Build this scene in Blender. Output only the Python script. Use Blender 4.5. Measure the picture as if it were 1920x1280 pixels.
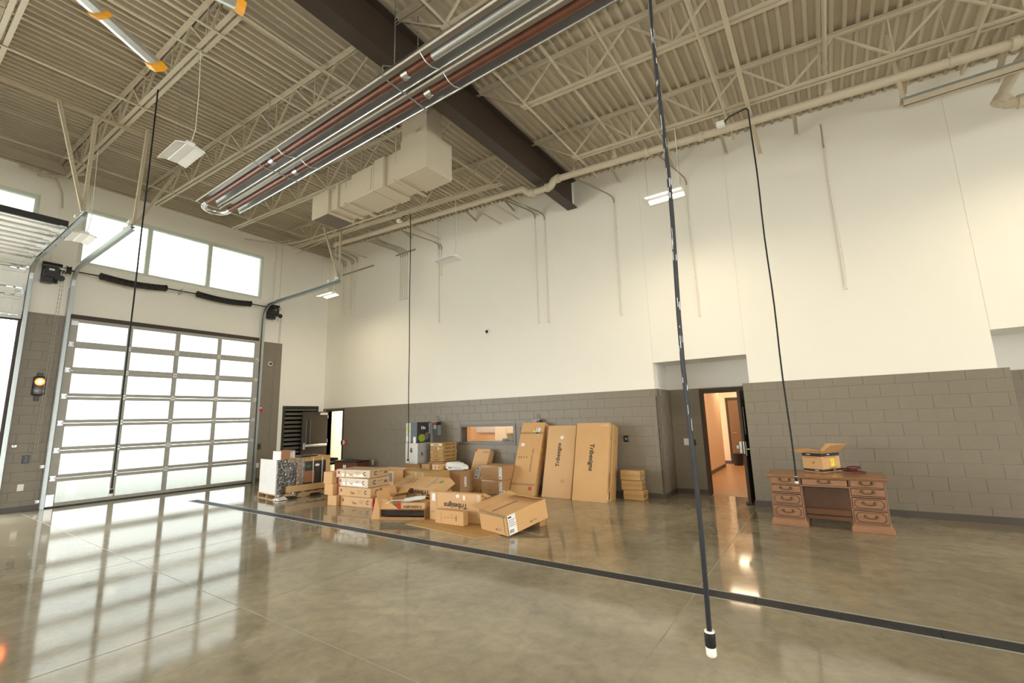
import bpy, math, random
from mathutils import Vector, Matrix
random.seed(7)
sc = bpy.context.scene
col = sc.collection
for o in list(bpy.data.objects):
    bpy.data.objects.remove(o, do_unlink=True)

# ------------------------------------------------------------------ camera
FPX = 847.878
YAW, PIT, ROL = math.radians(55.6482), math.radians(9.7252), math.radians(-1.62488)
CAM = Vector((14.46873, -9.38828, 1.64602))
_f = Vector((-math.cos(YAW) * math.cos(PIT), math.sin(YAW) * math.cos(PIT), math.sin(PIT)))
_r0 = _f.cross(Vector((0, 0, 1))).normalized()
_u0 = _r0.cross(_f)
_r = math.cos(ROL) * _r0 + math.sin(ROL) * _u0
_u = -math.sin(ROL) * _r0 + math.cos(ROL) * _u0
cd = bpy.data.cameras.new('camera')
cd.sensor_width = 36.0
cd.lens = 36.0 * FPX / 1920.0
cd.clip_start = 0.05
cd.clip_end = 300
cam = bpy.data.objects.new('camera', cd)
col.objects.link(cam)
m = Matrix((_r, _u, -_f)).transposed().to_4x4()
m.translation = CAM
cam.matrix_world = m
sc.camera = cam

# ------------------------------------------------------------------ world and exposure
sc.view_settings.view_transform = 'Standard'
sc.view_settings.look = 'None'
sc.view_settings.gamma = 1.0
sc.view_settings.use_curve_mapping = False
sc.view_settings.exposure = 0.30
SKY = 12.5
w = bpy.data.worlds.new('overcast_sky')
sc.world = w
w.use_nodes = True
bg = w.node_tree.nodes['Background']
bg.inputs[0].default_value = (0.97, 1.0, 0.98, 1)
bg.inputs[1].default_value = SKY
LED = 29.0          # watts of each lit ceiling fixture
LEDCOL = (1.0, 0.84, 0.60)
sc.cycles.max_bounces = 10
sc.cycles.diffuse_bounces = 6
sc.cycles.glossy_bounces = 4
sc.cycles.transparent_max_bounces = 12
sc.cycles.caustics_reflective = False
sc.cycles.caustics_refractive = False
sc.cycles.sample_clamp_indirect = 6.0
sc.cycles.use_denoising = True

# sky portals at the daylight openings (they only steer sampling of the sky)
def portal(loc, sx, sz, rot):
    l = bpy.data.lights.new('sky_portal', 'AREA')
    l.shape = 'RECTANGLE'; l.size = sx; l.size_y = sz
    l.cycles.is_portal = True
    o = bpy.data.objects.new('sky_portal', l); col.objects.link(o)
    o.location = loc; o.rotation_euler = rot
RX = (math.radians(90), 0, math.radians(-90))   # faces +X
RB = (math.radians(90), 0, math.radians(90))    # faces -X
for yc in (-4.515, -9.7, -14.9):
    portal((-0.25, yc, 2.13), 4.4, 4.27, RX)
    portal((-0.25, yc, 6.37), 4.4, 1.45, RX)
    portal((32.25, yc, 2.13), 4.4, 4.27, RB); portal((32.25, yc, 6.3), 4.4, 2.6, RB)

# ------------------------------------------------------------------ pixel helpers (1920x1280 frame)
def ray(px, py):
    return _f + _r * ((px - 960) / FPX) - _u * ((py - 640) / FPX)
def PX(px, py, X=0.0):
    d = ray(px, py); return CAM + d * ((X - CAM.x) / d.x)
def PY(px, py, Y=0.0):
    d = ray(px, py); return CAM + d * ((Y - CAM.y) / d.y)
def PZ(px, py, Z=0.0):
    d = ray(px, py); return CAM + d * ((Z - CAM.z) / d.z)

# ------------------------------------------------------------------ mesh helpers
V = Vector
class MB:
    def __init__(s): s.v = []; s.f = []
    def add(s, vs, fs):
        b = len(s.v); s.v += [tuple(p) for p in vs]; s.f += [tuple(i + b for i in f) for f in fs]; return s
    def box(s, x0, x1, y0, y1, z0, z1):
        vs = [(x, y, z) for z in (z0, z1) for y in (y0, y1) for x in (x0, x1)]
        return s.add(vs, [(0, 2, 3, 1), (4, 5, 7, 6), (0, 1, 5, 4), (2, 6, 7, 3), (0, 4, 6, 2), (1, 3, 7, 5)])
    def bbox(s, x0, x1, y0, y1, z0, z1, b=0.006):
        # box with all edges chamfered
        X, Y, Z = (x0, x1), (y0, y1), (z0, z1)
        vs = []; idx = {}
        for i in (0, 1):
            for j in (0, 1):
                for k in (0, 1):
                    sx, sy, sz = (b if i == 0 else -b), (b if j == 0 else -b), (b if k == 0 else -b)
                    for a, p in enumerate(((X[i], Y[j] + sy, Z[k] + sz), (X[i] + sx, Y[j], Z[k] + sz), (X[i] + sx, Y[j] + sy, Z[k]))):
                        idx[i, j, k, a] = len(vs); vs.append(p)
        fs = []
        for i in (0, 1):
            q = [idx[i, j, k, 0] for j, k in ((0, 0), (1, 0), (1, 1), (0, 1))]; fs.append(q if i else q[::-1])
            q = [idx[j, i, k, 1] for j, k in ((0, 0), (1, 0), (1, 1), (0, 1))]; fs.append(q[::-1] if i else q)
            q = [idx[j, k, i, 2] for j, k in ((0, 0), (1, 0), (1, 1), (0, 1))]; fs.append(q if i else q[::-1])
        for i in (0, 1):
            for j in (0, 1):
                fs.append((idx[i, j, 0, 0], idx[i, j, 1, 0], idx[i, j, 1, 1], idx[i, j, 0, 1]))
                fs.append((idx[i, 0, j, 0], idx[i, 1, j, 0], idx[i, 1, j, 2], idx[i, 0, j, 2]))
                fs.append((idx[0, i, j, 1], idx[1, i, j, 1], idx[1, i, j, 2], idx[0, i, j, 2]))
                for k in (0, 1):
                    pass
        for i in (0, 1):
            for j in (0, 1):
                for k in (0, 1):
                    fs.append((idx[i, j, k, 0], idx[i, j, k, 1], idx[i, j, k, 2]))
        return s.add(vs, fs)
    def bar(s, p0, p1, w, h=None, up=(0, 0, 1)):
        h = w if h is None else h
        p0, p1 = V(p0), V(p1); d = (p1 - p0).normalized(); up = V(up)
        if abs(d.dot(up)) > .98: up = V((1, 0, 0)) if abs(d.x) < .9 else V((0, 1, 0))
        a = d.cross(up).normalized(); b = a.cross(d).normalized()
        vs = []
        for p in (p0, p1):
            for sa, sb in ((-1, -1), (1, -1), (1, 1), (-1, 1)):
                vs.append(p + a * (sa * w / 2) + b * (sb * h / 2))
        return s.add(vs, [(0, 1, 2, 3), (7, 6, 5, 4), (0, 4, 5, 1), (1, 5, 6, 2), (2, 6, 7, 3), (3, 7, 4, 0)])
    def tube(s, pts, r, n=8, cap=True):
        pts = [V(p) for p in pts]; rs = r if isinstance(r, (list, tuple)) else [r] * len(pts)
        d0 = (pts[1] - pts[0]).normalized()
        up = V((0, 0, 1)) if abs(d0.z) < .9 else V((1, 0, 0))
        a = d0.cross(up).normalized(); rings = []
        base = len(s.v); vs = []
        for i, p in enumerate(pts):
            if i == 0: d = d0
            elif i == len(pts) - 1: d = (pts[-1] - pts[-2]).normalized()
            else: d = ((pts[i + 1] - p).normalized() + (p - pts[i - 1]).normalized()).normalized()
            a = (a - d * a.dot(d)).normalized(); b = d.cross(a)
            for k in range(n):
                t = 2 * math.pi * k / n
                vs.append(p + (a * math.cos(t) + b * math.sin(t)) * rs[i])
        fs = []
        for i in range(len(pts) - 1):
            for k in range(n):
                k2 = (k + 1) % n
                fs.append((i * n + k, i * n + k2, (i + 1) * n + k2, (i + 1) * n + k))
        if cap:
            fs.append(tuple(range(n))[::-1]); fs.append(tuple((len(pts) - 1) * n + k for k in range(n)))
        return s.add(vs, fs)
    def prism(s, prof, e0, e1, ax='x'):
        # closed 2D profile extruded along an axis
        n = len(prof); vs = []
        for e in (e0, e1):
            for a, b in prof:
                vs.append({'x': (e, a, b), 'y': (a, e, b), 'z': (a, b, e)}[ax])
        fs = [(k, (k + 1) % n, n + (k + 1) % n, n + k) for k in range(n)]
        fs += [tuple(range(n))[::-1], tuple(range(n, 2 * n))]
        return s.add(vs, fs)
    def quad(s, a, b, c, d): return s.add([a, b, c, d], [(0, 1, 2, 3)])
    def mesh(s, name, mat, smooth=False):
        me = bpy.data.meshes.new(name); me.from_pydata(s.v, [], s.f)
        me.materials.append(mat)
        import bmesh
        bm = bmesh.new(); bm.from_mesh(me); bmesh.ops.recalc_face_normals(bm, faces=bm.faces[:]); bm.to_mesh(me); bm.free()
        if smooth:
            me.polygons.foreach_set('use_smooth', [True] * len(me.polygons))
            try: me.set_sharp_from_angle(angle=math.radians(40))
            except Exception: pass
        me.update(); return me

def tag(o, label=None, cat=None, group=None, kind=None):
    if label: o['label'] = label
    if cat: o['category'] = cat
    if group: o['group'] = group
    if kind: o['kind'] = kind
    return o
def obj(name, me, parent=None, loc=None, rot=None):
    o = bpy.data.objects.new(name, me); col.objects.link(o)
    if loc is not None: o.location = loc
    if rot is not None: o.rotation_euler = rot
    if parent is not None: o.parent = parent
    return o
def part(name, mb, mat, parent=None, loc=None, rot=None, smooth=False):
    return obj(name, mb.mesh(name, mat, smooth), parent, loc, rot)
def empty(name, loc=(0, 0, 0), rot=(0, 0, 0), label=None, cat=None, group=None, kind=None):
    o = obj(name, None, None, loc, rot); o.empty_display_size = .1
    return tag(o, label, cat, group, kind)
def copy_tree(o, parent=None):
    c = o.copy(); col.objects.link(c); c.parent = parent
    for ch in o.children: copy_tree(ch, c)
    return c
def deckz(x): return 7.98 - 0.062 * x

# ------------------------------------------------------------------ materials
def lin(c):
    return tuple((x / 255 / 12.92 if x / 255 <= .04045 else ((x / 255 + .055) / 1.055) ** 2.4) for x in c)
def M(name, rgb, rough=.6, metal=0.0, var=.08, scale=6.0, bump=0.0, bscale=80.0, spec=.5, coat=0.0, stretch=None, emit=None, estr=0.0):
    m = bpy.data.materials.new(name); m.use_nodes = True
    nt = m.node_tree; b = nt.nodes['Principled BSDF']
    tc = nt.nodes.new('ShaderNodeTexCoord')
    vec = tc.outputs['Object']
    if stretch:
        mp = nt.nodes.new('ShaderNodeMapping'); mp.inputs['Scale'].default_value = stretch
        nt.links.new(vec, mp.inputs[0]); vec = mp.outputs[0]
    nz = nt.nodes.new('ShaderNodeTexNoise'); nz.inputs['Scale'].default_value = scale; nz.inputs['Detail'].default_value = 5
    nt.links.new(vec, nz.inputs['Vector'])
    mx = nt.nodes.new('ShaderNodeMix'); mx.data_type = 'RGBA'
    mx.inputs['A'].default_value = (*[max(0, c * (1 - var)) for c in rgb], 1)
    mx.inputs['B'].default_value = (*[min(1, c * (1 + var)) for c in rgb], 1)
    nt.links.new(nz.outputs[0], mx.inputs['Factor'])
    nt.links.new(mx.outputs['Result'], b.inputs['Base Color'])
    b.inputs['Roughness'].default_value = rough; b.inputs['Metallic'].default_value = metal
    b.inputs['Specular IOR Level'].default_value = spec
    b.inputs['Coat Weight'].default_value = coat
    if bump:
        n2 = nt.nodes.new('ShaderNodeTexNoise'); n2.inputs['Scale'].default_value = bscale; n2.inputs['Detail'].default_value = 3
        nt.links.new(vec, n2.inputs['Vector'])
        bp = nt.nodes.new('ShaderNodeBump'); bp.inputs['Strength'].default_value = bump; bp.inputs['Distance'].default_value = .01
        nt.links.new(n2.outputs[0], bp.inputs['Height']); nt.links.new(bp.outputs[0], b.inputs['Normal'])
    if emit:
        b.inputs['Emission Color'].default_value = (*emit, 1); b.inputs['Emission Strength'].default_value = estr
    return m
def glass(name, tint=(.92, .95, .94), rough=.02, refl=.12):
    m = bpy.data.materials.new(name); m.use_nodes = True
    nt = m.node_tree; nt.nodes.remove(nt.nodes['Principled BSDF']); out = nt.nodes['Material Output']
    t = nt.nodes.new('ShaderNodeBsdfTransparent'); t.inputs[0].default_value = (*tint, 1)
    g = nt.nodes.new('ShaderNodeBsdfGlossy'); g.inputs['Roughness'].default_value = rough
    fr = nt.nodes.new('ShaderNodeFresnel'); fr.inputs[0].default_value = 1.45
    mx = nt.nodes.new('ShaderNodeMixShader')
    nt.links.new(fr.outputs[0], mx.inputs[0]); nt.links.new(t.outputs[0], mx.inputs[1]); nt.links.new(g.outputs[0], mx.inputs[2])
    nt.links.new(mx.outputs[0], out.inputs[0]); return m

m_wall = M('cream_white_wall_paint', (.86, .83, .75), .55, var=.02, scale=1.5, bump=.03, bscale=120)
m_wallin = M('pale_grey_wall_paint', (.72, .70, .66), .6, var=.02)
m_block = M('taupe_painted_block', (.215, .183, .138), .40, var=.10, scale=3, bump=.35, bscale=70)
m_mortar = M('taupe_painted_mortar', (.225, .193, .150), .6, var=.1, bump=.3, bscale=90)
m_base = M('dark_taupe_rubber_base', (.085, .07, .06), .45, var=.1)
m_beige = M('beige_sprayed_steel', (.54, .475, .36), .6, var=.07, scale=5)
m_deck = M('beige_sprayed_deck', (.50, .44, .335), .65, var=.10, scale=2.5)
m_beam = M('dark_brown_painted_steel', (.058, .042, .032), .45, var=.1, scale=4, spec=.3)
m_brown = M('dark_brown_door_paint', (.072, .054, .042), .6, var=.08, spec=.12)
m_alum = M('mill_aluminium', (.62, .61, .57), .38, .6, var=.06)
m_galv = M('galvanised_steel', (.55, .57, .57), .36, .85, var=.12, scale=25)
m_black = M('black_plastic', (.014, .014, .015), .4, var=.2)
m_blackr = M('black_rubber', (.018, .017, .016), .6, var=.25, scale=20)
m_white = M('white_plastic', (.78, .77, .74), .4, var=.03)
m_red = M('red_plastic', (.50, .02, .02), .35, var=.06)
m_grey = M('grey_enamel', (.22, .24, .24), .4, var=.08)
m_chrome = M('polished_steel', (.75, .75, .75), .15, 1.0, var=.05)
m_copper = M('heat_browned_steel_tube', (.155, .060, .036), .34, .35, var=.25, scale=6)
m_refl = M('aluminised_reflector', (.56, .56, .55), .30, .9, var=.08, scale=5)
m_orange = M('orange_plastic', (.85, .38, .02), .35, var=.05)
m_blade = M('satin_aluminium_blade', (.66, .68, .70), .32, .8, var=.05)
m_glass = glass('clear_glazing')
m_lowrefl = glass('clear_interior_glazing', (.95, .95, .94), .02)
for _n in m_lowrefl.node_tree.nodes:
    if _n.type == 'FRESNEL': _n.inputs[0].default_value = 1.12
m_tint = glass('light_grey_door_glazing', (.37, .38, .37))
m_cler = glass('tinted_clerestory_glazing', (.45, .47, .43))
# the photographer's flash above the lens (its glare sits on the block wall straight ahead, cords shadow right behind themselves)
FLASH = 115.0
fl_ = bpy.data.lights.new('camera_flash', 'AREA'); fl_.shape = 'DISK'; fl_.size = .16; fl_.energy = FLASH; fl_.color = (1.0, .97, .90)
flo = bpy.data.objects.new('camera_flash', fl_); col.objects.link(flo)
flo.location = CAM + _u * .22
_d = (_f + _u * .55).normalized()
flo.rotation_euler = _d.to_track_quat('-Z', 'Y').to_euler()
# ================================================================== THE SETTING
# ---- floor: concrete slabs between saw-cut joints, trench drain between them
def concrete():
    m = bpy.data.materials.new('polished_concrete'); m.use_nodes = True
    nt = m.node_tree; b = nt.nodes['Principled BSDF']; L = nt.links.new
    geo = nt.nodes.new('ShaderNodeNewGeometry')
    def noise(s, det=6, dist=0.0, rgh=.55):
        n = nt.nodes.new('ShaderNodeTexNoise'); n.inputs['Scale'].default_value = s; n.inputs['Detail'].default_value = det
        n.inputs['Distortion'].default_value = dist; n.inputs['Roughness'].default_value = rgh
        L(geo.outputs['Position'], n.inputs['Vector']); return n
    a = noise(.55, 7, .8); c = noise(6, 8, .4, .7)
    r1 = nt.nodes.new('ShaderNodeValToRGB'); e = r1.color_ramp.elements
    e[0].position = .32; e[0].color = (.200, .172, .116, 1); e[1].position = .70; e[1].color = (.365, .322, .235, 1)
    L(a.outputs[0], r1.inputs[0])
    r2 = nt.nodes.new('ShaderNodeValToRGB'); e = r2.color_ramp.elements
    e[0].position = .3; e[0].color = (.72, .72, .72, 1); e[1].position = .72; e[1].color = (1.12, 1.12, 1.10, 1)
    L(c.outputs[0], r2.inputs[0])
    mx = nt.nodes.new('ShaderNodeMix'); mx.data_type = 'RGBA'; mx.blend_type = 'MULTIPLY'; mx.inputs['Factor'].default_value = 1
    L(r1.outputs[0], mx.inputs['A']); L(r2.outputs[0], mx.inputs['B']); L(mx.outputs['Result'], b.inputs['Base Color'])
    rr = nt.nodes.new('ShaderNodeMapRange'); rr.inputs['To Min'].default_value = .035; rr.inputs['To Max'].default_value = .12
    L(a.outputs[0], rr.inputs[0]); L(rr.outputs[0], b.inputs['Roughness'])
    d = noise(9, 4)
    bp = nt.nodes.new('ShaderNodeBump'); bp.inputs['Strength'].default_value = .025; bp.inputs['Distance'].default_value = .003
    L(d.outputs[0], bp.inputs['Height']); L(bp.outputs[0], b.inputs['Normal'])
    b.inputs['Specular IOR Level'].default_value = .62
    return m
m_conc = concrete()
m_joint = M('pale_joint_sealant', (.34, .32, .27), .45, var=.15)
m_drain = M('dark_iron_grating', (.022, .024, .028), .45, .3, var=.3, scale=30)
m_drainedge = M('worn_steel_edge', (.40, .39, .36), .4, .5, var=.2)
floor = part('floor', MB().box(-.3, 32.3, -4.515, 9, -.30, -.0025).box(-.3, 32.3, -18, -4.725, -.30, -.0025).box(-.3, 32.3, -4.725, -4.515, -.30, -.04), m_joint); tag(floor, kind='structure')
xs = [0, 3.5, 7.0, 9.8, 13.25, 16.7, 20.1, 23.5, 27.8, 32]
ys = [0, -1.95, -4.515]; ys2 = [-4.725, -7.1, -9.9, -12.6, -15.3, -18]
for yy in (ys, ys2):
    for j in range(len(yy) - 1):
        for i in range(len(xs) - 1):
            part('slab', MB().box(xs[i] + .006, xs[i + 1] - .006, yy[j + 1] + .006, yy[j] - .006, -.03, 0), m_conc, floor)
part('slab', MB().box(0, 2.15, -4.725, -4.515, -.03, 0), m_conc, floor)
part('slab', MB().box(11.634, 13.25, 0, .85, -.03, 0), m_conc, floor)
part('slab', MB().box(16.7, 32, 0, .85, -.03, 0), m_conc, floor)
part('slab', MB().box(.2, 1.25, 0, .3, -.03, 0), m_conc, floor)
part('slab', MB().box(-.3, 0, -18, 0, -.03, -.002), m_conc, floor)
drain = empty('trench_drain', (2.15, -4.62, 0), label='long dark slotted trench drain set across the concrete floor', cat='drain')
part('frame_edge', MB().box(0, 20, -.105, -.09, -.02, .002), m_drainedge, drain)
part('frame_edge', MB().box(0, 20, .09, .105, -.02, .002), m_drainedge, drain)
part('frame_edge', MB().box(-.012, 0, -.105, .105, -.02, .002), m_drainedge, drain)
gm = MB()
for k in range(6):
    y = -.075 + k * .03
    gm.box(.004, .606, y - .010, y + .010, -.02, .0)
for k in range(5): gm.box(.02 + k * .14, .05 + k * .14, -.088, .088, -.02, -.003)
gm.box(0.004, .606, -.088, .088, -.03, -.012)
gme = gm.mesh('grate', m_drain)
for k in range(32): obj('grate', gme, drain, (k * .61, 0, 0))

# ---- roof deck
dm = MB(); prof = []
x = -.1
while x < 32.2:
    prof += [(x, 0), (x + .042, 0), (x + .056, .050), (x + .138, .050)]; x += .1524
vs = []; fs = []
for Y in (-18.0, .06):
    for px_, pz_ in prof: vs.append((px_, Y, deckz(px_) + pz_))
n = len(prof)
fs = [(k, k + 1, n + k + 1, n + k) for k in range(n - 1)]
dm.add(vs, fs)
ceiling = part('ceiling', dm, m_deck); tag(ceiling, kind='structure')
rm = MB()  # unseen cover added above the deck to keep sky light out
rm.add([(-.3, -18.2, deckz(-.3) + .06), (32.4, -18.2, deckz(32.4) + .06), (32.4, 1.2, deckz(32.4) + .06), (-.3, 1.2, deckz(-.3) + .06),
        (-.3, -18.2, 8.3), (32.4, -18.2, 8.3), (32.4, 1.2, 8.3), (-.3, 1.2, 8.3)],
       [(0, 1, 2, 3), (7, 6, 5, 4), (0, 4, 5, 1), (1, 5, 6, 2), (2, 6, 7, 3), (3, 7, 4, 0)])
tag(part('ceiling_sky_cover', rm, m_deck), kind='structure')

# ---- block walls, every block its own piece
_bm = {}
def blockmesh(wd, h):
    k = (round(wd, 3), round(h, 3))
    if k not in _bm:
        c = .003; b = MB()
        vs = [(0, .045, 0), (wd, .045, 0), (wd, .045, h), (0, .045, h), (0, c, 0), (wd, c, 0), (wd, c, h), (0, c, h),
              (c, 0, c), (wd - c, 0, c), (wd - c, 0, h - c), (c, 0, h - c)]
        fs = [(8, 9, 10, 11)] + [(4 + i, 4 + (i + 1) % 4, 8 + (i + 1) % 4, 8 + i) for i in range(4)] + [(i, (i + 1) % 4, 4 + (i + 1) % 4, 4 + i) for i in range(4)]
        b.add(vs, fs); _bm[k] = b.mesh('block', m_block)
    return _bm[k]
def block_wall(name, O, rz, W, H, holes=(), back=.05, phase=0.0):
    """u runs along local x from O, the room side is local -y, z up"""
    root_mb = MB(); O = V(O); R = Matrix.Rotation(rz, 3, 'Z'); blocks = []
    CH, BL, J = .2032, .4064, .007
    k = 0; z = 0.0
    while z < H - .02:
        z1 = min(z + CH, H)
        iv = [(0.0, W)]
        for (a, b, za, zb) in holes:
            if za < z1 - .01 and zb > z + .01:
                # a course partly in the hole gives way entirely when mostly covered
                new = []
                for (p, q) in iv:
                    if b <= p or a >= q: new.append((p, q)); continue
                    if a > p + .02: new.append((p, a))
                    if b < q - .02: new.append((b, q))
                    if za > z + .03: blocks.append((max(a, p), min(b, q), z, za))
                    if zb < z1 - .03: blocks.append((max(a, p), min(b, q), zb, z1))
                iv = new
        off = phase + (BL / 2 if k % 2 else 0)
        for (p, q) in iv:
            u = math.floor((p - off) / BL) * BL + off
            while u < q - .001:
                a, b = max(u, p), min(u + BL, q)
                if b - a > .03: blocks.append((a, b, z, z1))
                u += BL
        k += 1; z = z1
    for (a, b, za, zb) in blocks: root_mb.box(a, b, .0045, back, za, zb)
    root = obj(name, root_mb.mesh(name, m_mortar), None, O, (0, 0, rz)); tag(root, kind='structure')
    for (a, b, za, zb) in blocks:
        wd, h = b - a - J, zb - za - J
        if wd < .02 or h < .015: continue
        obj('block', blockmesh(wd, h), root, (a + J / 2, 0, za + J / 2))
    return root
WH = 2.18
# right wall, left run (door near the corner, interior window) and right run
block_wall('wall_right_block', (0, 0, 0), 0, 11.634, WH, [(.27, 1.15, 0, 2.10), (6.28, 8.08, 1.01, 1.53)], phase=.1)
block_wall('wall_right_block_pier', (13.222, 0, 0), 0, 3.47, WH, phase=.15)
block_wall('wall_right_return', (11.634, 0.0, 0), math.pi / 2, .85, WH, phase=.2)
block_wall('wall_right_alcove', (11.634, .85, 0), 0, 1.62, WH, [(.64, 1.60, 0, WH)], phase=.1)
block_wall('wall_right_alcove_far', (16.692, .85, 0), 0, 2.0, WH, phase=.3)
# door wall piers
block_wall('wall_front_block_pier', (0, -7.47, 0), math.pi / 2, .755, 4.32, phase=.0)
block_wall('wall_front_block_end', (0, -2.325, 0), math.pi / 2, .75, 4.29, phase=.1)
for yp in (-12.65,):
    block_wall('wall_front_block_far', (0, yp, 0), math.pi / 2, .755, 4.32)
# painted walls
wr = MB()
def wbox(x0, x1, z0, z1, y0=.03, y1=.25): wr.box(x0, x1, y0, y1, z0, z1)
wbox(-.3, 11.575, WH, 8.3); wbox(11.583, 13.325, 2.72, 8.3); wbox(13.333, 16.578, WH, 8.3); wbox(16.586, 32.3, 2.75, 8.3)
wr.box(-.3, .27, .05, .25, 0, WH); wr.box(1.15, 6.28, .05, .25, 0, WH); wr.box(6.28, 8.08, .05, .25, 0, 1.01); wr.box(6.28, 8.08, .05, .25, 1.53, WH)
wr.box(8.08, 11.584, .05, .25, 0, WH); wr.box(13.325, 16.6, .05, .25, 0, WH); wr.box(.27, 1.15, .05, .25, 2.10, WH)
wr.box(11.575, 11.583, .036, .25, 2.72, 8.3); wr.box(13.325, 13.333, .036, .25, 2.72, 8.3); wr.box(16.578, 16.586, .036, .25, 2.75, 8.3)
tag(part('wall_right', wr, m_wall), kind='structure')
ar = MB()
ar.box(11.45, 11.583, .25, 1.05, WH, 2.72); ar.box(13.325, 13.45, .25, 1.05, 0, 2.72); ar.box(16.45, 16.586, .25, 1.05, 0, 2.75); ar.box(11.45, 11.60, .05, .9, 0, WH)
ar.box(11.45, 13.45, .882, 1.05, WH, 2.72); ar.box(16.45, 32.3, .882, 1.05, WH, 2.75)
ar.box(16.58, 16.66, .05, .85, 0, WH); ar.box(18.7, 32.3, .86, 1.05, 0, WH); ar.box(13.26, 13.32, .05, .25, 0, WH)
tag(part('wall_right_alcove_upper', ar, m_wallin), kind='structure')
so = MB(); so.box(11.575, 13.333, .20, 1.0, 2.721, 2.85); so.box(16.578, 32.3, .2, 1.0, 2.751, 2.85)
tag(part('ceiling_alcove', so, m_wall), kind='structure')
# block caps proud of the paint
# front (door) wall: white above piers, openings for doors and windows
wf = MB()
X0, X1 = -.25, -.03
yd = [(-6.70, -2.33), (-11.86, -7.49), (-17.05, -12.68)]
def fb(y0, y1, z0, z1): wf.box(X0, X1, y0, y1, z0, z1)
fb(-1.58, .25, 0, 8.3)
edges = [-18.2] + [e for a, b in sorted(yd) for e in (a, b)] + [-1.58]
for i in range(0, len(edges), 2):
    fb(edges[i], edges[i + 1], 0, 8.3)
for a, b in yd:
    fb(a, b, 4.27, 5.645); fb(a, b, 7.09, 8.3)
tag(part('wall_front', wf, m_wall), kind='structure')
# wall behind the camera and far side wall (the hall goes on out of frame)
wb = MB()
for a, b in yd: wb.box(32.0, 32.25, a, b, 4.27, 5.0); wb.box(32.0, 32.25, a, b, 7.6, 8.3)  # unseen rear openings, sized and placed to bring in daylight
for i in range(0, len(edges), 2): wb.box(32.0, 32.25, edges[i], edges[i + 1] if i + 1 < len(edges) else .3, 0, 8.3)
wb.box(32.0, 32.25, -2.33, .3, 0, 8.3)
tag(part('wall_back', wb, m_wall), kind='structure')
tag(part('wall_left', MB().box(-.3, 32.3, -18.25, -18.0, 0, 8.3), m_wall), kind='structure')
# baseboards
bb = MB(); bb.box(1.16, 11.648, -.012, 0, 0, .10); bb.box(11.634, 11.648, 0, .85, 0, .10); bb.box(11.64, 12.27, .838, .85, 0, .10)
bb.box(13.21, 16.70, -.012, 0, 0, .10); bb.box(16.692, 16.70, 0, .85, 0, .1); bb.box(16.7, 21, .838, .85, 0, .1)
tag(part('baseboard_right', bb, m_base), kind='structure')
bf = MB()
for a, b in ((-7.47, -6.72), (-2.32, -1.575), (-1.57, -.1), (-12.65, -11.9)): bf.box(0 if a != -1.57 else -.03, .012 if a != -1.57 else -.018, a, b, 0, .10)
tag(part('baseboard_front', bf, m_base), kind='structure')
# beige ledger along the top of the door wall
tm = MB(); tm.box(-.03, .06, -18, 0, 7.74, 7.99); tm.box(.06, .12, -18, 0, 7.72, 7.735); tm.box(-.03, .02, -18, 0, 7.69, 7.715)
tag(part('trim_1', tm, m_beige), kind='structure')
# dark lintel over each big door
for a, b in yd[:2]:
    tag(part('trim_2', MB().box(-.2, .03, a + .005, b - .005, 4.262, 4.385), m_beam), kind='structure')
    jb = MB()
    for y in (a, b): jb.box(-.2, .012, y - .03, y + .03, 0, 4.24)
    tag(part('trim_3', jb, m_beam), kind='structure')
# outside: pale yard and a light soffit
m_yard = M('pale_concrete_yard', (.55, .55, .52), .8, var=.06)
tag(part('ground_outside', MB().box(-60, -.25, -60, 60, -.35, -.03), m_yard), kind='structure')
tag(part('ground_outside_back', MB().box(32.25, 90, -60, 60, -.35, -.03), m_yard), kind='structure')

# ---- clerestory windows
m_wframe = M('pale_green_white_window_frame', (.66, .70, .62), .4, var=.03)
def clerestory(n, y0, y1, z0, z1, mull):
    r = empty('window_%d' % n, (-.1, y0, z0), kind='structure'); W, H = y1 - y0, z1 - z0
    fm = MB()
    fm.box(-.06, .07, 0, .085, 0, H); fm.box(-.06, .07, W - .085, W, 0, H); fm.box(-.06, .07, .085, W - .085, 0, .075); fm.box(-.06, .07, .085, W - .085, H - .085, H)
    part('window_frame', fm, m_wframe, r)
    cs = [0.03] + [m_ - y0 for m_ in mull] + [W - .03]
    for c in cs[1:-1]: part('mullion', MB().box(-.05, .05, c - .05, c + .05, .06, H - .06), m_wframe, r)
    for a, b in zip(cs[:-1], cs[1:]): part('pane', MB().box(-.005, .005, a + .03, b - .03, .06, H - .06), m_cler, r)
    part('window_sill', MB().box(.07, .09, -.02, W + .02, -.03, .0), m_wall, r)
clerestory(1, -6.72, -2.32, 5.65, 7.09, (-5.335, -3.868))
clerestory(2, -11.87, -7.46, 5.65, 7.09, (-10.4, -8.93))
# ================================================================== OVERHEAD DOORS
SH = 4.25 / 7
def section(parent, W, mat_back=False):
    """one glazed aluminium section: local y 0..W, z 0..SH, inside face +x"""
    r = parent
    fm = MB()
    ys_ = [0, .13] ; cw = (W - .30 - 3 * .10) / 4
    fm.bbox(-.022, .022, 0, .15, 0, SH - .004, .003); fm.bbox(-.022, .022, W - .15, W, 0, SH - .004, .003)
    fm.bbox(-.022, .026, .15, W - .15, 0, .074, .003); fm.bbox(-.022, .026, .15, W - .15, SH - .078, SH - .004, .003)
    panes = []
    y = .15
    for k in range(4):
        panes.append((y, y + cw)); y += cw
        if k < 3: fm.bbox(-.022, .020, y, y + .10, .074, SH - .078, .003); y += .10
    return fm, panes
m_alsec = M('anodised_door_frame', (.37, .36, .325), .5, .1, var=.05, spec=.25)
m_sheet = M('white_door_skin', (.70, .70, .68), .4, .0, var=.05)
W2 = 4.37
fm, panes = section(None, W2)
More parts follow.
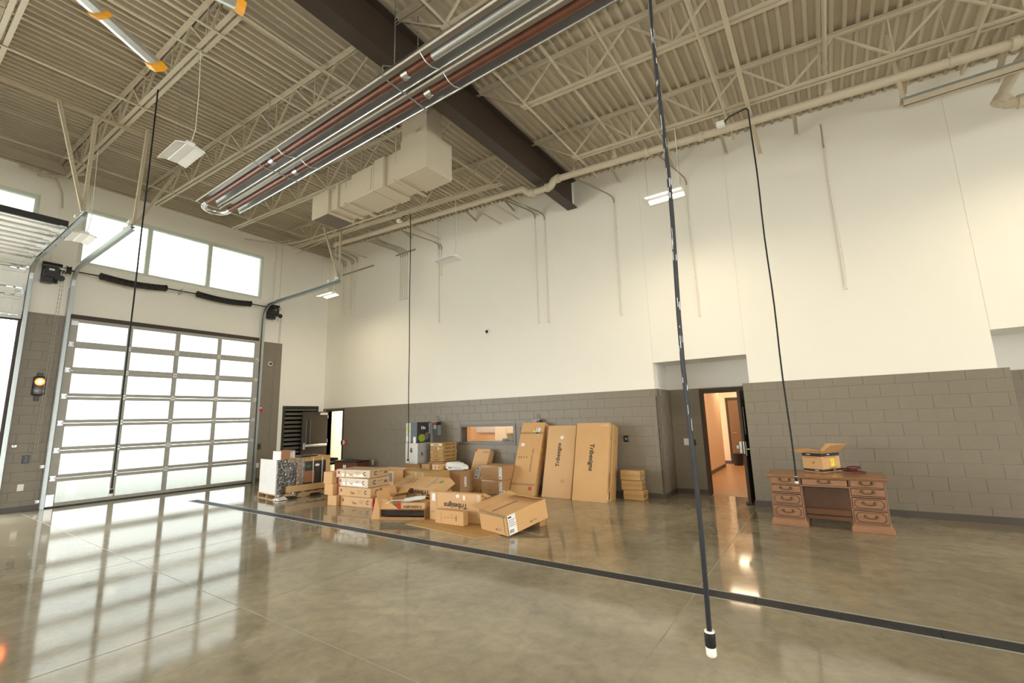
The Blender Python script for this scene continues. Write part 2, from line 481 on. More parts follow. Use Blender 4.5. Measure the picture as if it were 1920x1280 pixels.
sec_me = fm.mesh('section', m_alsec)
pane_me = MB().box(-.004, .004, 0, panes[0][1] - panes[0][0], .074, SH - .078).mesh('pane', m_tint)
hm = MB(); hm.box(.022, .034, -.045, .045, -.055, -.010); hm.box(.022, .034, -.045, .045, .010, .055); hm.tube([(.036, -.05, 0), (.036, .05, 0)], .010, 8)
hinge_me = hm.mesh('hinge', m_galv)
rl = MB(); rl.tube([(.045, -.10, 0), (.045, .05, 0)], .007, 6); rl.tube([(.045, -.125, 0), (.045, -.10, 0)], .024, 10); rl.box(.022, .06, -.02, .035, -.03, .03)
roller_me = rl.mesh('roller', m_galv)
def fill_section(s, first, last):
    for a, b in panes: obj('pane', pane_me, s, (0, a, 0))
    for y in [.065] + [p[1] + .05 for p in panes[:3]] + [W2 - .065]:
        if not last: obj('hinge', hinge_me, s, (0, y, SH))
    if not last:
        obj('roller', roller_me, s, (0, .045, SH)); o = obj('roller', roller_me, s, (0, W2 - .045, SH)); o.rotation_euler = (0, 0, 0); o.scale = (1, -1, 1)
door = empty('door_1', (.075, -6.70, 0), kind='structure')
for k in range(7):
    s = obj('section', sec_me, door, (0, 0, .02 + k * SH)); fill_section(s, k == 0, k == 6)
part('bottom_seal', MB().box(-.03, .03, 0, W2, -.018, .022), m_blackr, door)
part('top_bracket', MB().box(.022, .05, .02, .14, SH * 7 - .14, SH * 7 - .03), m_galv, door)
part('bottom_bracket', MB().box(.022, .03, .0, .13, .03, .28), m_galv, door)
part('bottom_bracket', MB().box(.022, .03, W2 - .13, W2, .03, .28), m_galv, door)
# the neighbouring door, rolled up on its horizontal track (bottom edge at the head of the opening)
door0 = empty('door_2', (.075, -11.86, 0), kind='structure')
sk, _ = section(None, W2)
sk.bbox(-.020, .012, .15, W2 - .15, .085, SH - .089, .002)
rib = MB()
skin_me = sk.mesh('section', m_sheet)
ZT = 5.42; RAD = .38
rib.bbox(.012, .05, .06, W2 - .06, .10, .16, .004); rib.bbox(.012, .05, .06, W2 - .06, SH - .18, SH - .12, .004)
rib_me = rib.mesh('strut', m_sheet)
bk = MB()
for z in (.08, SH - .10): bk.box(.02, .055, W2 - .30, W2 - .20, z - .015, z + .015); bk.box(.02, .055, W2 - .16, W2 - .06, z - .015, z + .015)
bk_me = bk.mesh('bracket', m_galv)
def along(s_):
    # path length from the bottom of the opening head: vertical, quarter bend, horizontal
    zv = ZT - RAD - 4.12
    if s_ <= zv: return V((0, 0, 4.12 + s_)), 0.0
    arc = RAD * math.pi / 2
    if s_ <= zv + arc:
        t = (s_ - zv) / RAD
        return V((RAD - RAD * math.cos(t), 0, ZT - RAD + RAD * math.sin(t))), t
    return V((RAD + s_ - zv - arc, 0, ZT)), math.pi / 2
for k in range(7):
    a, b = along(k * SH)[0], along(k * SH + SH)[0]
    ang = math.atan2(b.x - a.x, b.z - a.z)
    s = obj('section', skin_me, door0, a, (0, ang, 0))
    obj('strut', rib_me, s); obj('bracket', bk_me, s)
    o = obj('roller', roller_me, s, (0, W2 - .045, SH)); o.scale = (1, -1, 1)
    for y in (.065, 1.15, 2.2, 3.2, W2 - .065): obj('hinge', hinge_me, s, (0, y, SH))
e = along(7 * SH)[0]
part('top_seal', MB().box(e.x, e.x + .03, .0, W2, e.z - .02, e.z + .10), m_blackr, door0)
part('bottom_seal', MB().box(-.03, .03, 0, W2, 4.08, 4.12), m_blackr, door0)

# tracks
m_zinc = M('zinc_door_track', (.40, .43, .43), .42, .8, var=.10, scale=12)
def track(Y, side, lab):
    r = empty('door_track', (0, Y, 0), label=lab, cat='track', group='galvanised overhead door tracks')
    pts = [(.12, 0, .0), (.12, 0, ZT - RAD)]
    for k in range(1, 9):
        t = k / 8 * math.pi / 2; pts.append((.12 + RAD - RAD * math.cos(t), 0, ZT - RAD + RAD * math.sin(t)))
    pts.append((4.02, 0, ZT))
    def sweep(mb, off, w, h):
        for a, b in zip(pts[:-1], pts[1:]):
            a, b = V(a), V(b); d = (b - a).normalized(); nrm = V((d.z, 0, -d.x))
            ext = d * .012
            mb.bar(a + V((0, off[0], 0)) + nrm * off[1] - ext, b + V((0, off[0], 0)) + nrm * off[1] + ext, w, h, up=nrm)
    t = MB(); sweep(t, (side * .035, 0), .006, .062); sweep(t, (0, .03), .06, .006); sweep(t, (0, -.03), .05, .006)
    part('track_channel', t, m_zinc, r)
    a = MB(); a.box(.014, .02, min(0, side * .04), max(0, side * .04), .02, 5.0); a.box(.014, .10, side * .038 - .003, side * .038 + .003, .02, 5.0)
    part('wall_angle', a, m_zinc, r)
    h = MB(); h.bar((.75, side * .042, ZT + .03), (4.02, side * .042, ZT + .03), .006, .08); h.bar((.75, side * .02, ZT + .07), (4.02, side * .02, ZT + .07), .05, .006)
    part('reinforcing_angle', h, m_zinc, r)
    for z in (.4, 1.3, 2.2, 3.1, 4.0, 4.8): part('track_bracket', MB().box(.016, .10, side * .03 - .012, side * .03 + .012, z, z + .06), m_galv, r)
    b = MB(); b.bar((3.55, side * .02, ZT + .11), (3.95, side * .02, ZT + .11), .02); b.box(3.85, 3.98, side * .02 - .05, side * .02 + .05, ZT + .10, ZT + .16); b.tube([(3.55, -.04, ZT + .11), (3.55, .04, ZT + .11)], .035, 10)
    part('spring_bumper', b, m_white, r)
    return r
track(-6.745, -1, 'galvanised track of the closed glazed door on the signal light side')
track(-2.285, 1, 'galvanised track of the closed glazed door by the corner pier')
track(-7.445, 1, 'galvanised track carrying the rolled-up white door')

# torsion shaft and springs
def shaft(y0, y1, springs, lab):
    r = empty('torsion_spring_shaft', (.26, 0, 5.36), label=lab, cat='door spring')
    part('shaft', MB().tube([(0, y0, 0), (0, y1, 0)], .016, 10), m_blackr, r, smooth=True)
    for a, b in springs:
        n = int((b - a) / .02); pts = []; rs = []
        for i in range(n + 1):
            pts.append((0, a + (b - a) * i / n, -.05 * math.sin(math.pi * i / n))); rs.append(.088 if i % 2 else .074)
        part('spring', MB().tube(pts, rs, 14), m_blackr, r)
        for y in (a - .03, b): part('spring_cone', MB().tube([(0, y, 0), (0, y + .03, 0)], [.095, .06] if y == b else [.06, .095], 14), m_blackr, r)
    for y in (y0 + .05, (springs[0][1] + springs[-1][0]) / 2, y1 - .06):
        part('bearing_plate', MB().box(-.25, .03, y - .006, y + .006, -.07, .07), m_galv, r)
    for y in (y0 + .10, y1 - .10): part('cable_drum', MB().tube([(0, y - .04, 0), (0, y, 0), (0, y + .04, 0)], [.10, .075, .10], 16), m_blackr, r)
    return r
shaft(-6.98, -1.98, [(-6.30, -4.97), (-4.22, -2.78)], 'shaft with two long black torsion springs above the glazed door')
# operators
m_chain = M('dull_steel_chain', (.30, .29, .26), .5, .5, var=.2)
def operator(yc, s, lab):
    r = empty('door_operator', (.05, yc, 5.25), label=lab, cat='door opener', group='black overhead door openers')
    part('wall_plate', MB().box(-.05, 0, -.14, .14, -.2, .2), m_black, r)
    part('gearbox', MB().bbox(0, .24, -.13, .13, -.13, .12, .015), m_black, r)
    part('motor', MB().tube([(.12, -.16, .16), (.12, .16, .16)], .085, 14), m_black, r, smooth=True)
    part('control_box', MB().bbox(.02, .20, -.15, .04, -.24, -.12, .01), m_black, r)
    part('sprocket', MB().tube([(.27, .14, -.13), (.29, .14, -.13)], .07, 16), m_black, r)
    part('rating_label', MB().box(.241, .243, -.06, .03, .03, .07), m_white, r)
    part('shaft_coupling', MB().tube([(.21, .10, .11), (.21, .20, .11)], .03, 10), m_galv, r)
    n = int(4.1 / .05)
    for dy in (.15, .19):
        c = MB()
        for i in range(n):
            z = -.13 - i * .05; x = .28 - .18 * min(1, i / n * 1.2)
            if i % 2: c.box(x - .002, x + .002, dy - .006, dy + .006, z - .055, z)
            else: c.box(x - .006, x + .006, dy - .002, dy + .002, z - .055, z)
        part('hoist_chain', c, m_chain, r)
    part('conduit', MB().tube([(.03, -.02, .12), (.03, -.02, 1.7)], .012, 8), m_wall, r)
    return r
operator(-7.14, 1, 'black door opener with hanging chain above the red signal light')
operator(-2.02, 1, 'black door opener above the corner block pier with hanging chain')
pk = empty('chain_keeper', (.004, -7.30, 1.35), label='small galvanised chain keeper on the pier below the red signal', cat='bracket')
part('bracket', MB().box(0, .03, -.02, .05, 0, .04), m_galv, pk); part('hook', MB().tube([(.03, .01, .02), (.06, .01, .02), (.07, .01, .06)], .006, 6), m_galv, pk)

# hangers from the roof to the track ends (perforated angle)
m_perf = M('beige_sprayed_angle', (.48, .41, .30), .6, var=.1, scale=20)
m_slot = M('shadowed_slot', (.26, .22, .16), .8)  # holes drawn as darker plates, their shade put into the colour
def hanger(top, bot, lab):
    r = empty('track_hanger', top, label=lab, cat='hanger', group='perforated angle hangers'); b = V(bot) - V(top)
    d = b.normalized(); a = d.cross(V((1, 0, 0))).normalized()
    mb = MB(); mb.bar((0, 0, 0), b, .055, .004, up=(1, 0, 0)); mb.bar(a * .026, b + a * .026, .004, .05, up=(1, 0, 0))
    part('angle', mb, m_perf, r)
    h = MB(); n = int(b.length / .06)
    for i in range(1, n):
        p = b * (i / n); h.box(p.x + .0021, p.x + .0032, p.y - .004, p.y + .004, p.z - .009, p.z + .009)
    part('slot', h, m_slot, r)['kind'] = 'stuff'
    part('bolt', MB().tube([b + V((-.04, 0, .05)), b + V((.04, 0, .05))], .012, 6), m_galv, r)
hanger((4.68, -8.06, 7.03), (4.0, -7.47, ZT + .08), 'slanting perforated hanger to the rolled-up door track end')
hanger((4.66, -7.58, 7.03), (4.02, -7.46, ZT + .08), 'upright perforated hanger to the rolled-up door track end')
hanger((4.85, -6.91, 7.03), (4.0, -6.74, ZT + .08), 'upright perforated hanger to the glazed door track end')
hanger((3.75, -6.03, 7.08), (4.02, -6.72, ZT + .08), 'slanting perforated hanger to the glazed door track end')
hanger((3.44, -2.44, 7.1), (3.98, -2.28, ZT + .08), 'slanting perforated hanger by the corner, ends at the glazed door track')
hanger((3.72, -2.10, 7.1), (4.0, -2.27, ZT + .08), 'upright perforated hanger by the corner, ends at the glazed door track')
hb = empty('hanger_crossbar', (4.66, -9.2, 7.03), label='beige angle crossbar under the joists carrying the track hangers', cat='angle bar')
part('angle', MB().box(-.03, .03, 0, 2.35, -.003, .003).box(-.03, -.024, 0, 2.35, -.05, .0), m_perf, hb)
# ================================================================== ROOF STEEL
SL = -0.062
def lchord(mb, x0, x1, zo, up):
    """double angle chord; zo = offset of its flat face from the deck underside"""
    for s in (-1, 1):
        a = (x0, s * .042, deckz(x0) + zo); b = (x1, s * .042, deckz(x1) + zo)
        mb.bar(a, b, .055, .007)
        a = (x0, s * .018, deckz(x0) + zo + up * .026); b = (x1, s * .018, deckz(x1) + zo + up * .026)
        mb.bar(a, b, .007, .052)
JD = .62
def joist_meshes(x0, x1):
    t = MB(); lchord(t, x0, x1, -.006, -1)
    b = MB(); lchord(b, x0 + .95, x1 - .95, -JD - .03, 1)
    return t.mesh('top_chord', m_beige), b.mesh('bottom_chord', m_beige)
P = 1.22
d1 = MB().bar((0, 0, -.03), (P / 2, 0, -JD + SL * P / 2), .030).mesh('web_bar', m_beige)
d2 = MB().bar((0, 0, -.03), (-P / 2, 0, -JD - SL * P / 2), .030).mesh('web_bar', m_beige)
vt = MB().bar((0, 0, -.03), (0, 0, -JD), .018).mesh('web_strut', m_beige)
def joist(Y, x0, x1, me, first, label, group):
    r = empty('steel_joist', (0, Y, 0), label=label, cat='joist', group=group)
    obj('top_chord', me[0], r); obj('bottom_chord', me[1], r)
    x = first
    part('end_bar', MB().bar((x0 + .05, 0, deckz(x0) - .03), (x0 + .98, 0, deckz(x0 + .98) - JD), .022), m_beige, r)
    part('end_bar', MB().bar((x1 - .05, 0, deckz(x1) - .03), (x1 - .98, 0, deckz(x1 - .98) - JD), .022), m_beige, r)
    for e in (x0, x1): part('seat', MB().box(e - .08 if e == x1 else e, e if e == x1 else e + .08, -.06, .06, deckz(e) - .032, deckz(e) - .011), m_beige, r)
    while x < x1 - .6:
        if x - P / 2 > x0 + .9: obj('web_bar', d2, r, (x, 0, deckz(x)))
        if x + P / 2 < x1 - .9: obj('web_bar', d1, r, (x, 0, deckz(x)))
        if x + P / 2 < x1 - .95: obj('web_strut', vt, r, (x + P / 2, 0, deckz(x + P / 2)))
        x += P
JY = [-1.9, -3.74, -5.6, -7.22, -8.82]
meR = joist_meshes(10.0, 21.95); meL = joist_meshes(.0, 9.88)
ORD = ['first', 'second', 'third', 'fourth', 'fifth', 'sixth', 'seventh', 'eighth', 'ninth', 'tenth', 'eleventh', 'twelfth', 'thirteenth', 'fourteenth', 'fifteenth', 'sixteenth']
for i, y in enumerate(JY + [-10.5]):
    joist(y, 10.0, 21.95, meR, 11.52, 'beige open-web joist on the alcove side of the dark beam, %s from the cream wall' % ORD[i], 'joists behind the dark beam')
    joist(y, .0, 9.88, meL, 1.3, 'beige open-web joist between dark beam and big doors, %s from the cream wall' % ORD[i], 'joists towards the big doors')
# bridging angles across the joists
def bridging(X, off, y0, y1, lab, wd=.035):
    z = deckz(X) + off
    r = empty('bridging_bar', (X, y0, z), label=lab, cat='bridging', group='bridging bars across the joists')
    part('angle', MB().box(-wd / 2, wd / 2, 0, y1 - y0, -.003, .003).box(-wd / 2, -wd / 2 + .005, 0, y1 - y0, 0, wd), m_beige, r)
BR = ((11.05, -.665), (12.59, -.665), (13.66, -.665), (10.93, -.10), (13.6, -.10), (16.6, -.665), (7.83, -.665), (8.41, -.665), (8.29, -.10), (8.98, -.665), (5.6, -.665), (5.6, -.1), (2.2, -.665), (2.2, -.1))
for X, off in BR:
    same = sorted(abs(q[0] - 9.95) for q in BR if (q[0] > 10) == (X > 10) and (q[1] > -.3) == (off > -.3))
    bridging(X, off, -10.6, -1.0 if X > 10 else -.02, 'thin beige %s bridging bar, %s from the dark beam on the %s side' % ('upper' if off > -.3 else 'lower', ORD[same.index(abs(X - 9.95))], 'alcove' if X > 10 else 'big door'))
bridging(14.0, -.68, -10.6, -.25, 'wide flat beige strip running across the steel joists', .065)
# sprinkler branch lines above the chords
def pipe_run(name, pts, r, mat, label, cat, group=None, n=10, fittings=()):
    R_ = empty(name, pts[0], label=label, cat=cat, group=group)
    p0 = V(pts[0]); part('pipe', MB().tube([V(p) - p0 for p in pts], r, n), mat, R_, smooth=True)
    for p, rr, ln, ax in fittings:
        a = V(p) - p0; d = V(ax) * ln / 2
        part('fitting', MB().tube([a - d, a + d], rr, n), mat, R_, smooth=True)
    return R_
# dark girder
bm_ = MB(); BX0, BX1, BZ0, BZ1 = 9.825, 10.075, 6.62, 7.335
bm_.box(BX0, BX1, -18, -.02, BZ0, BZ0 + .028); bm_.box(BX0, BX1, -18, -.02, BZ1 - .028, BZ1)
bm_.box(9.94, 9.96, -18, -.02, BZ0 + .028, BZ1 - .028)
bmo = part('steel_beam', bm_, m_beam); tag(bmo, 'heavy dark brown I-beam crossing the ceiling to the cream wall', 'beam')
# sprinkler main with its dip under the beam
YP = -1.49; ZP = lambda x: 7.268 - .0625 * x
def pipe_main():
    r = empty('sprinkler_main', (0, YP, 0), label='thick beige sprinkler main running along the top of the cream wall', cat='pipe')
    R0 = .068
    def seg(a, b): part('pipe', MB().tube([a, b], R0, 14), m_beige, r, smooth=True)
    seg((2.6, 0, ZP(2.6)), (9.45, 0, ZP(9.45))); seg((10.33, 0, ZP(10.33)), (21.8, 0, ZP(21.8)))
    zl = 6.50
    seg((9.72, 0, zl), (10.12, 0, zl))
    for xa, za, xb, zb in ((9.45, ZP(9.45), 9.72, zl), (10.33, ZP(10.33), 10.12, zl)):
        s = 1 if xb > xa else -1
        pts = [(xa, 0, za), (xa + s * .07, 0, za - .01), (xa + s * .10, 0, za - .05), ((xa + xb) / 2, 0, (za + zb) / 2), (xb - s * .10, 0, zb + .05), (xb - s * .06, 0, zb + .01), (xb, 0, zb)]
        part('elbow', MB().tube(pts, R0 + .012, 14), m_beige, r, smooth=True)
    for x in (9.42, 10.36, 9.74, 10.10, 5.9, 13.2, 12.25, 17.0): 
        z = zl if x in (9.74, 10.10) else ZP(x)
        part('coupling', MB().tube([(x - .035, 0, z), (x + .035, 0, z)], R0 + .022, 14), m_beige, r, smooth=True)
    for x in (4.2, 8.9, 10.75, 13.6, 16.4, 19.3):
        part('hanger_rod', MB().tube([(x, 0, ZP(x) + R0), (x, 0, deckz(x))], .006, 6), m_beige, r)
        part('clevis', MB().tube([(x - .015, 0, ZP(x)), (x + .015, 0, ZP(x))], R0 + .008, 14), m_beige, r)
        part('clevis_nut', MB().box(x - .015, x + .015, -.015, .015, ZP(x) + R0, ZP(x) + R0 + .06), m_beige, r)
    part('end_cap', MB().tube([(2.55, 0, ZP(2.55)), (2.64, 0, ZP(2.64))], R0 + .012, 14), m_beige, r)
    # risers to branch lines
    for x in (11.62, 15.05):
        part('riser', MB().tube([(x, 0, ZP(x)), (x, 0, deckz(x) - .25), (x, -.12, deckz(x) - .22)], .034, 10), m_beige, r, smooth=True)
        part('riser_tee', MB().tube([(x, 0, ZP(x) + .05), (x, 0, ZP(x) + .13)], .055, 10), m_beige, r)
pipe_main()
for x in (11.62, 15.05):
    z = deckz(x) - .22; wh = 'nearer the dark beam' if x < 12 else 'nearer the far end of the wall'
    pipe_run('sprinkler_branch', [(x, -1.6, z), (x, -10.6, z)], .030, m_beige, 'beige sprinkler branch pipe square to the main, ' + wh, 'pipe', 'sprinkler branch pipes',
             fittings=[((x, -1.62, z), .045, .08, (0, 1, 0)), ((x, -4.6, z), .042, .07, (0, 1, 0))])
# outriggers on the wall top (angle stubs) and conduits bending down the wall
def stub(x, dz, k):
    z = deckz(x) - .05
    r = empty('angle_stub', (x, -.02, z), label='short beige angle bracket under the roof edge, %s from the corner' % ORD[k], cat='bracket', group='angle brackets along the wall top')
    part('angle', MB().bar((0, -.85, -.02), (0, .045, -dz), .06, .006).bar((.03, -.85, -.05), (.03, .045, -dz - .03), .006, .06), m_beige, r)
for k, x in enumerate((3.1, 4.3, 6.9, 8.2, 11.15, 12.35, 13.4, 14.6, 16.1, 17.2)): stub(x, .28, k)
m_elb = M('darker_beige_and_shade', (.33, .285, .20), .55, var=.1)  # darker beige for elbows; on the strut channels it stands for shading
m_cond = M('cream_painted_conduit', (.74, .70, .61), .5, var=.03)
CX = sorted([8.86, 9.14, 10.99, 5.5, 5.6, 3.83, 3.93, 4.03, 4.13, .86, .98, 1.32, 1.42, 1.62, 12.59, 14.97])
def conduit(x, ztop, zbot, lab=None, reach=.9, dx=-.5, rad=.013, strap=True):
    r = empty('wall_conduit', (x, 0, zbot), label='thin painted conduit running down the cream wall, %s counted from the corner' % ORD[CX.index(x)], cat='conduit', group='conduits on the cream wall')
    yw = .03 - rad - .002
    part('conduit', MB().tube([(0, yw, 0), (0, yw, ztop - zbot - .12), (dx * .05, yw - .03, ztop - zbot - .04), (dx * .2, -.12, ztop - zbot + .02), (dx, -reach, ztop - zbot + .18)], rad, 8), m_cond, r, smooth=True)
    part('elbow', MB().tube([(0, yw, ztop - zbot - .20), (0, yw, ztop - zbot - .12), (dx * .05, yw - .03, ztop - zbot - .04), (dx * .2, -.12, ztop - zbot + .02), (dx, -reach, ztop - zbot + .18)], rad + .003, 8), m_elb, r, smooth=True)
    if strap:
        for f in (.25, .7): part('strap', MB().box(-.03, .03, yw + rad - .002, yw + rad + .004, (ztop - zbot) * f, (ztop - zbot) * f + .02), m_cond, r)
    part('end_fitting', MB().box(-.02, .02, yw - .012, .03, -.05, .0), m_cond, r)
for x, zt, zb in ((8.86, 6.9, 4.0), (9.14, 6.78, 3.97), (10.99, 6.67, 3.87), (5.5, 6.9, 4.5), (5.6, 6.85, 5.9)): conduit(x, zt, zb)
for x in (3.83, 3.93, 4.03, 4.13): conduit(x, 7.02, 5.45, dx=-.45)
for x, zb in ((.86, 5.32), (.98, 5.45), (1.32, 5.3), (1.42, 5.6), (1.62, 5.4)): conduit(x, 7.35, zb, dx=-.25, reach=.5)
conduit(12.59, 6.58, 3.6, dx=-.35, reach=1.2); conduit(14.97, 6.5, 3.72, dx=0.0, reach=.15, rad=.011)
def strut_on_wall(x0, x1, z, lab):
    r = empty('strut_channel', (x0, .0, z), label=lab, cat='channel')
    part('channel', MB().box(0, x1 - x0, .008, .03, 0, .04).box(0, x1 - x0, .0, .008, 0, .008).box(0, x1 - x0, 0, .008, .032, .04), m_elb, r)  # shade along the channel is put into the darker colour
strut_on_wall(3.61, 4.49, 6.92, 'short painted strut channel holding four conduits on the cream wall')
strut_on_wall(.79, 2.51, 6.84, 'long painted strut channel holding conduits near the corner')
for y0, zb, wh in ((-1.95, 5.0, 'nearer the clerestory window'), (-1.75, 5.0, 'nearer the corner')):
    r = empty('wall_conduit', (-.03, y0, zb), label='thin painted conduit on the door wall, the one ' + wh, cat='conduit', group='conduits on the door wall')
    part('conduit', MB().tube([(.016, 0, 0), (.016, 0, 2.55), (.06, .0, 2.66), (.4, .25, 2.74)], .013, 8), m_cond, r, smooth=True)

# strut and hanger at the right end of the wall
r = empty('door_track', (15.85, -1.5, 5.83), label='galvanised horizontal track high over the far alcove end', cat='track')
part('track_channel', MB().box(0, 5.5, -.03, .03, .06, .066).box(0, 5.5, -.035, -.03, .03, .10).box(0, 5.5, .03, .035, .03, .10), m_zinc, r)
part('reinforcing_angle', MB().box(0, 5.5, -.042, -.036, -.03, .06).box(0, 5.5, -.042, .02, -.03, -.024), m_perf, r)
hanger((15.82, -1.46, 7.0), (15.86, -1.50, 5.93), 'perforated angle hanging over the alcove end of the cream wall')
pipe_run('roof_drain_pipe', [(17.62, -.6, 6.85), (17.25, -.6, 6.36), (17.02, -.6, 5.95), (17.08, -.6, 5.86), (17.2, -.58, 5.84), (17.5, -.5, 5.9), (18.3, -.4, 5.95)], .075, m_beige, 'fat beige roof drain pipe with elbow at the far end of the wall', 'pipe', n=14,
         fittings=[((17.03, -.6, 5.93), .10, .12, (.5, 0, .8)), ((17.22, -.58, 5.84), .095, .08, (1, 0, 0))])
# conduits and pipes near the ceiling behind the duct
pipe_run('ceiling_conduit', [(.9, -1.75, 7.15), (3.2, -2.0, 7.02), (9.3, -2.0, 6.62)], .014, m_beige, 'thin beige conduit under the joist, on the cream wall side of its twin', 'conduit', 'ceiling conduits')
pipe_run('ceiling_conduit', [(1.2, -2.05, 7.1), (3.2, -2.08, 7.02), (9.3, -2.08, 6.62)], .014, m_beige, 'thin beige conduit under the joist, on the heater side of its twin', 'conduit', 'ceiling conduits')
pipe_run('gas_pipe', [(.3, -3.1, 7.35), (1.0, -2.3, 7.25), (1.9, -2.2, 7.15), (6.2, -2.25, 6.86)], .022, m_beige, 'beige gas pipe looping by the corner above the track', 'pipe')
# sprinkler riser cluster where the far joist meets the door wall
pv = empty('valve_cluster', (.25, -7.5, 7.5), label='small beige pipe valve cluster under the roof by the far clerestory', cat='pipe fitting')
part('pipe', MB().tube([(0, -.4, .05), (0, 0, 0), (0, .35, .1), (.4, .6, .15)], .035, 10), m_beige, pv, smooth=True)
part('flange', MB().tube([(0, -.1, .01), (0, -.05, .01)], .075, 12), m_beige, pv); part('flange', MB().tube([(0, .1, .03), (0, .15, .03)], .075, 12), m_beige, pv)
part('drop', MB().tube([(0, .18, .04), (-.15, .35, -.25), (-.2, .4, -.6)], .02, 8), m_beige, pv, smooth=True)
# rooftop duct unit
def duct():
    Z0 = 6.0; Y0, Y1 = -4.24, -3.58
    r = empty('air_duct', (0, 0, 0), label='cream boxed air handling duct hanging beside the dark beam', cat='duct')
    m_duct = M('cream_painted_duct', (.60, .53, .41), .5, var=.03)
    xb = [PZ(*p, Z0).x for p in ((800, 311), (751, 334.6), (722, 350), (703, 359), (658.5, 378), (635, 394), (627, 402), (594, 415))]
    def box(name, x0, x1, dy, z0, z1, mat=m_duct): return part(name, MB().bbox(x0, x1, Y0 + dy, Y1 - dy, z0, z1, .008), mat, r)
    a = box('plenum', xb[1], xb[0], 0, Z0, 6.72); part('access_seam', MB().box(xb[1] + .01, xb[0] - .01, Y0 - .004, Y0, Z0 + .46, Z0 + .475), m_duct, a)
    part('roof_curb', MB().bbox(xb[1] - .0, xb[0] - .02, Y0 + .02, -3.83, 6.72, 7.4, .008), m_duct, r)
    box('duct_neck', xb[2], xb[1], .05, Z0 + .02, 6.62); box('flange', xb[3] + .02, xb[2], -.015, Z0 - .015, 6.60); box('flange', xb[3], xb[3] + .03, .02, Z0, 6.58)
    c = box('filter_box', xb[4], xb[3], 0, Z0, 6.56)
    part('door_panel', MB().bbox(xb[4] + .06, xb[3] - .06, Y0 - .012, Y0, Z0 + .05, 6.50, .004), m_duct, c)
    box('duct_neck', xb[5] + .08, xb[4], .04, Z0 + .02, 6.52); box('flange', xb[5], xb[5] + .08, .0, Z0 - .01, 6.54); box('flange', xb[6], xb[5] - .03, .05, Z0 + .03, 6.5)
    box('outlet_hood', xb[7], xb[6], 0, Z0 - .02, 6.52)
    part('outlet_grille', MB().box(xb[7] + .03, xb[6] - .03, Y0 + .03, Y1 - .03, Z0 - .026, Z0 - .021), M('brown_grey_grille', (.15, .125, .10), .6), r)
    part('top_box', MB().bbox(xb[4] + .35, xb[3] + .1, Y1 - .3, Y1 + .25, 6.56, 6.85, .01), m_duct, r)
    for x in (xb[1] - .08, xb[4] - .1):
        for y in (Y0 - .04, Y1 + .04): part('hanger_rod', MB().tube([(x, y, 6.3), (x, y, deckz(x))], .009, 6), m_beige, r)
    for x in (xb[1] - .08, xb[4] - .1): part('hanger_strut', MB().box(x - .02, x + .02, Y0 - .07, Y1 + .07, Z0 - .045, Z0 - .016 + (.0)), m_beige, r)
duct()
